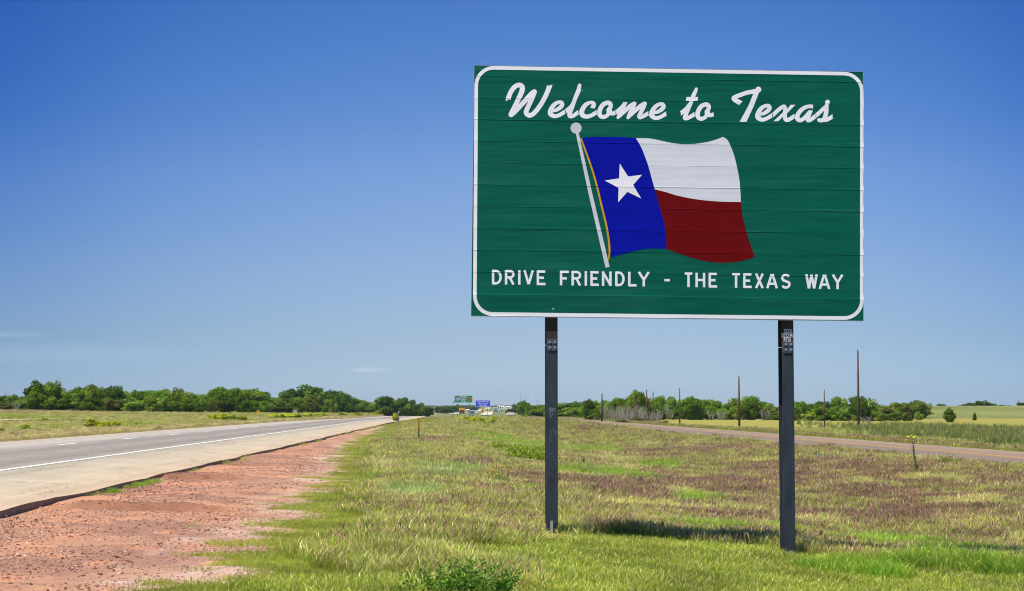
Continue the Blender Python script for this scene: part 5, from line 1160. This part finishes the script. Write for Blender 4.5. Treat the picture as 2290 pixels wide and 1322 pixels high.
def heads(o, lst, m, r0=.014, name='flower_head'):
    for k, (x, y, z, n, sp_) in enumerate(lst):
        mb = MB(); rr = random.Random(k + 5)
        for j in range(n):
            cx, cy, cz = x + rr.uniform(-sp_, sp_), y + rr.uniform(-sp_, sp_), z + rr.uniform(-.006, .008); pet = 8
            for zz_, rr_a, rr_b in ((-.30, .55, 1.0), (.15, 1.0, .5)):
                v = [(cx + r0 * rr_a * math.cos(i), cy + r0 * rr_a * math.sin(i), cz + r0 * zz_) for i in range(6)] + [(cx + r0 * rr_b * math.cos(i + .5), cy + r0 * rr_b * math.sin(i + .5), cz + r0 * (zz_ + .45)) for i in range(6)]
                mb.add(v, [(i, (i + 1) % 6, 6 + (i + 1) % 6, 6 + i) for i in range(6)] + [tuple(range(6, 12)), tuple(reversed(range(6)))])
            mb.tube([(cx, cy, cz), (x * .9, y * .9, z - .08)], .0018, 3, False)
        mb.build(name, m, o)
k_ = b.y / FPX
def fl(px, py): return ((px - 1115) * k_, 0, (1088 - py) * k_)
heads(o, [(fl(1121, 1043)[0], -.03, fl(0, 1043)[2], 14, .05), (fl(1101, 1051)[0], -.04, fl(0, 1051)[2], 12, .05), (fl(1145, 1055)[0], -.04, fl(0, 1055)[2], 11, .035), (fl(1114, 1060)[0], -.05, fl(0, 1060)[2], 6, .02), (fl(1127, 1051)[0], 0, fl(0, 1051)[2], 3, .012), (fl(1137, 1053)[0], 0, fl(0, 1053)[2], 3, .012)], M_FL, .015)
# tall single stalk with a flat yellow umbel
b = hit(2051, 1066); k_ = b.y / FPX; o = empty('tall_yellow_wildflower', b, 'tall single stalk with a flat yellow flower head, before the frontage road', 'wildflower')
f2 = lambda px, py: Vector(((px - 2051) * k_, 0, (1066 - py) * k_))
mb = MB(); mb.tube([f2(2051, 1070), f2(2048, 1040), f2(2044, 1015), f2(2043, 990), f2(2042, 980)], [.010, .009, .007, .006, .005], 6, False)
for q in ((2029, 978), (2034, 977), (2040, 976), (2046, 976), (2050, 978), (2028, 986), (2037, 977), (2052, 984)): mb.tube([f2(2043, 995), f2((2043 + q[0]) / 2, 988), f2(*q)], [.006, .004, .003], 4, False)
mb.tube([f2(2043, 1012), f2(2038, 1000), f2(2036, 992)], [.005, .004, .002], 4, False); mb.tube([f2(2043, 1010), f2(2047, 1000), f2(2048, 994)], [.005, .004, .002], 4, False)
mb.build('stalk', mat('stalk_green', (.08, .13, .04), .8), o)
heads(o, [(f2(2031, 978)[0], 0, f2(0, 977.5)[2], 14, .035), (f2(2040, 976.5)[0], 0, f2(0, 976.5)[2], 22, .045), (f2(2048, 977.5)[0], 0, f2(0, 977.5)[2], 16, .035), (f2(2043, 979.5)[0], -.03, f2(0, 980)[2], 10, .03), (f2(2028, 986)[0], 0, f2(0, 985.5)[2], 12, .025), (f2(2055, 991)[0], 0, f2(0, 991)[2], 3, .01)], M_FL2, .020)
r = np.random.default_rng(9); n = 420; t = r.uniform(0, 1, n) ** 1.5; C = np.stack([(-8 * k_) * t + r.normal(0, .035, n) * (1.1 - t), r.normal(0, .03, n), t * 70 * k_], 1)
v, f, c = cards(C, r.normal(size=(n, 3)), .017 * r.uniform(.6, 1.4, n), np.array([(.10, .20, .04)]) * r.uniform(.6, 1.5, (n, 1)), r, 1.6); me = mesh_np('leaves', v, f); vcol(me, c); link('leaves', me, M_FOL, o)
SV = [(.32, .42, .34), (.40, .50, .42), (.25, .34, .26)]
weed(1710, 1225, .26, .22, 16, .016, SV, 'silvery thistle leaves just left of the right sign post', name='silver_thistle', seed=11)
weed(1835, 1034, .35, .75, 12, .03, SV, 'pale silvery weed right of the right sign post, below the frontage road', name='silver_thistle', seed=12)
weed(937, 1146, .16, .20, 12, .014, SV, 'small pale silvery weed in the grass left of the left sign post', name='silver_thistle', seed=13)
weed(1304, 1047, .55, .14, 14, .014, [(.08, .11, .03), (.12, .13, .04)], 'dark dry upright weed in the bright green dip', name='dark_weed', seed=14)
weed(1266, 1044, .38, .10, 12, .014, [(.08, .11, .03), (.12, .13, .04)], 'short dark weed right beside the left sign post', name='dark_weed', seed=15)
weed(2120, 1045, .50, 1.1, 22, .022, [(.22, .30, .05), (.28, .30, .07), (.24, .16, .07)], 'leafy yellow-green weeds before the frontage road, right of the tall yellow flower', seed=16)

# ------------------------------------------------------------------ the far slope: service area, trucks, buildings
drape('concrete_apron', [(1005,926.5),(1014,922.5),(1026,920.5),(1027,926.8)], M_CONC)
drape('concrete_apron', [(1073,929.2),(1100,929.5),(1104,921.5),(1085,921)], M_CONC)
drape('concrete_apron', [(1064,921),(1084,921),(1084,915.5),(1070,915)], M_CONC)
drape('concrete_apron', [(1084,915),(1094,915.5),(1096,911.5),(1087,911.5)], M_CONC)
drape('concrete_apron', [(1038,921),(1046,919),(1054,913.5),(1050,913.5)], M_DIRT)
drape('far_road', [(1131,929),(1151,929),(1149,921),(1136,921)], M_FR2)
drape('far_road', [(1137,918),(1145,918),(1144,911),(1140,911)], M_FR2)
M_OR = mat('orange_paint', (.72, .36, .02), .5); M_DRED = mat('dark_red', (.12, .02, .02), .6); M_TYRE = mat('tyre', (.02, .02, .02), .9); M_GLS = mat('dark_glass', (.03, .04, .06), .15); M_BW = mat('white_wall', (.74, .70, .62), .8, var=.05, scale=.3); M_RF = mat('grey_roof', (.25, .27, .28), .7); M_GRN = mat('green_roof', (.03, .12, .08), .6)
def on(px, py, z): a_, _ = ray(px, py); return Vector((a_ * z, z, Hpt(a_ * z, z)))
def wheels(o, xs, ys, r=.5):
    for x in xs:
        for y in ys:
            wv = MB().tube([(x - .15, y, r), (x + .15, y, r)], r, 12).build('wheel', M_TYRE, o)
b = on(1033, 927, 1000); o = empty('box_truck', b, 'orange box truck seen from behind, below the green guide sign', 'truck')
MB().box((0, 2.5, 2.35), (3.1, 6.5, 2.5)).build('cargo_box', M_OR, o, bevel=.08); MB().box((0, -.78, 1.9), (2.5, .05, 1.1)).build('rear_door', M_DRED, o); MB().box((0, 6.8, 1.7), (2.4, 1.8, 2.0)).build('cab', M_OR, o, bevel=.15); MB().box((0, 2.5, .95), (2.3, 7.0, .25)).build('chassis', M_TYRE, o); wheels(o, (-1.1, 1.1), (.4, 6.5)); MB().box((0, -.85, .8), (2.6, .15, .2)).build('bumper', M_SPG, o)
b = on(1107.5, 921, 1500); o = empty('semi_truck', b, 'white trailer truck standing left of the white tower building', 'truck')
MB().box((0, 4, 2.7), (2.7, 10, 2.7)).build('trailer', M_WHITE, o, bevel=.06); MB().box((0, 10.2, 2.0), (2.5, 2.2, 2.8)).build('cab', M_GLS, o, bevel=.2); MB().box((0, 4, 1.1), (2.2, 10, .25)).build('chassis', M_TYRE, o); wheels(o, (-1.1, 1.1), (0, 1.3, 10)); MB().box((0, -1.04, 2.6), (2.3, .04, 2.3)).build('rear_door', M_RF, o)
def building(name, px, z, w, d, hgt, label, roof, mwall=M_BW, nwin=2, flat=False, group=None):
    b = on(px, 920, z); o = empty(name, b, label, 'building', group)
    MB().box((0, d / 2, hgt / 2 - .5), (w, d, hgt + 1)).build('wall', mwall, o)
    if flat: MB().box((0, d / 2, hgt + .15), (w + .4, d + .4, .3)).build('roof', roof, o)
    else:
        q = MB(); v = [(-w/2 - .3, -.3, hgt), (w/2 + .3, -.3, hgt), (w/2 + .3, d + .3, hgt), (-w/2 - .3, d + .3, hgt), (-w/2 - .3, d/2, hgt + w * .22), (w/2 + .3, d/2, hgt + w * .22)]
        q.add(v, [(0,1,5,4), (2,3,4,5), (1,2,5), (3,0,4), (3,2,1,0)]); q.build('roof', roof, o)
    for k in range(nwin):
        x = (k + .5) / nwin * w - w / 2; wd = MB().box((x, -.03, hgt * .55), (w / nwin * .4, .06, hgt * .25)).build('window', M_GLS, o)
    MB().box((w * .05, -.04, 1.0), (.9, .07, 2.0)).build('door', M_RF, o); return o
building('tower_building', 1117, 1500, 3.6, 4, 7.0, 'tall narrow white building at the centre of the far slope', M_BW, flat=True)
building('roadside_shop', 1121, 1480, 2.4, 3, 1.6, 'small building with a green roof at the foot of the white tower', M_GRN, nwin=1)
building('storage_shed', 1055.5, 780, 1.9, 2.5, 2.1, 'small weathered grey shed behind the right post of the green sign', M_RF, mat('weathered_boards', (.30, .26, .22), .9, var=.3, scale=3), 1)
for px_, z, w, h_, lab in [(1125, 2900, 5, 2.6, 'white house highest on the far slope, right of the tower'), (1136, 2700, 5, 3, 'pale house beside the far road'), (1143.5, 2600, 4, 2.6, 'pale house right of the far road'), (1129, 2100, 3.2, 2.2, 'low white house below the highest one'), (1176, 1000, 2.2, 2, 'white building half hidden by the small round tree'), (1046, 1350, 2.6, 2.0, 'low pale building beyond the orange truck')]:
    building('far_house', px_, z, w, 4, h_, lab, M_BW, nwin=1, group='far houses on the slope')
b = on(1066, 924, 900); o = empty('logo_sign', b, 'small round blue and white sign on a post below the blue guide sign', 'sign')
MB().tube([(0, 0, 1.6), (0, .1, 1.6)], .75, 20).build('disc', mat('sign_pale_blue', (.45, .62, .75), .5), o); MB().box((0, -.02, 1.6), (.9, .03, .45)).build('band', M_WHITE, o); MB().box((0, .15, .6), (.12, .1, 1.9)).build('post', M_SPG, o)
b = on(1195.5, 925, 640); o = empty('blue_roadside_sign', b, 'small blue sign right of the small round tree', 'sign'); MB().box((0, 0, 1.3), (.75, .04, .8)).build('panel', M_SBD, o); MB().box((0, .05, .5), (.08, .08, 1.2)).build('post', M_SPG, o)
b = on(1204, 926, 680); o = empty('street_lamp', b, 'curved arm street lamp above the trees left of the left sign post', 'street lamp'); zt = at(1193, 894, 680).z - b.z
MB().tube([(0, 0, -.2), (0, 0, zt * .55), (-.15, 0, zt * .8), (-.8, 0, zt * .97), (-1.7, 0, zt)], [.09, .07, .06, .05, .045], 7, True).build('pole', M_SPG, o, smooth=True); MB().box((-1.95, 0, zt), (.75, .3, .16)).build('lamp_head', M_WHITE, o, bevel=.05)
b = on(1163.5, 920, 1500); o = empty('radio_mast', b, 'thin tall mast rising behind the small round tree', 'mast'); zt = at(1163.5, 879.5, 1500).z - b.z; MB().tube([(0, 0, 0), (0, 0, zt)], [.16, .09], 5).build('mast', M_SPG, o)
for k in range(3): MB().tube([(0, 0, zt * (.55 + .12 * k)), (.5, 0, zt * (.55 + .12 * k))], .06, 4).build('antenna', M_SPG, o)
drape('pond', [(1945,939.5),(1985,939),(2000,935.5),(1955,934)], mat('pale_pond_water', (.30, .36, .42), .12), .3)
finish_labels()
# ------------------------------------------------------------------ haze
hz_m = bpy.data.materials.new('haze_air'); hz_m.use_nodes = True; n = hz_m.node_tree.nodes; n.remove(n['Principled BSDF'])
pv = n.new('ShaderNodeVolumePrincipled'); pv.inputs['Color'].default_value = (.72, .88, 1.0, 1); pv.inputs['Density'].default_value = HAZE; pv.inputs['Anisotropy'].default_value = .1
hz_m.node_tree.links.new(pv.outputs[0], n['Material Output'].inputs['Volume'])
hb = MB().box((0, 6000, 40), (9000, 13000, 140)).build('haze', hz_m); props(hb, 'pale air that softens the far trees', 'haze', kind='stuff')
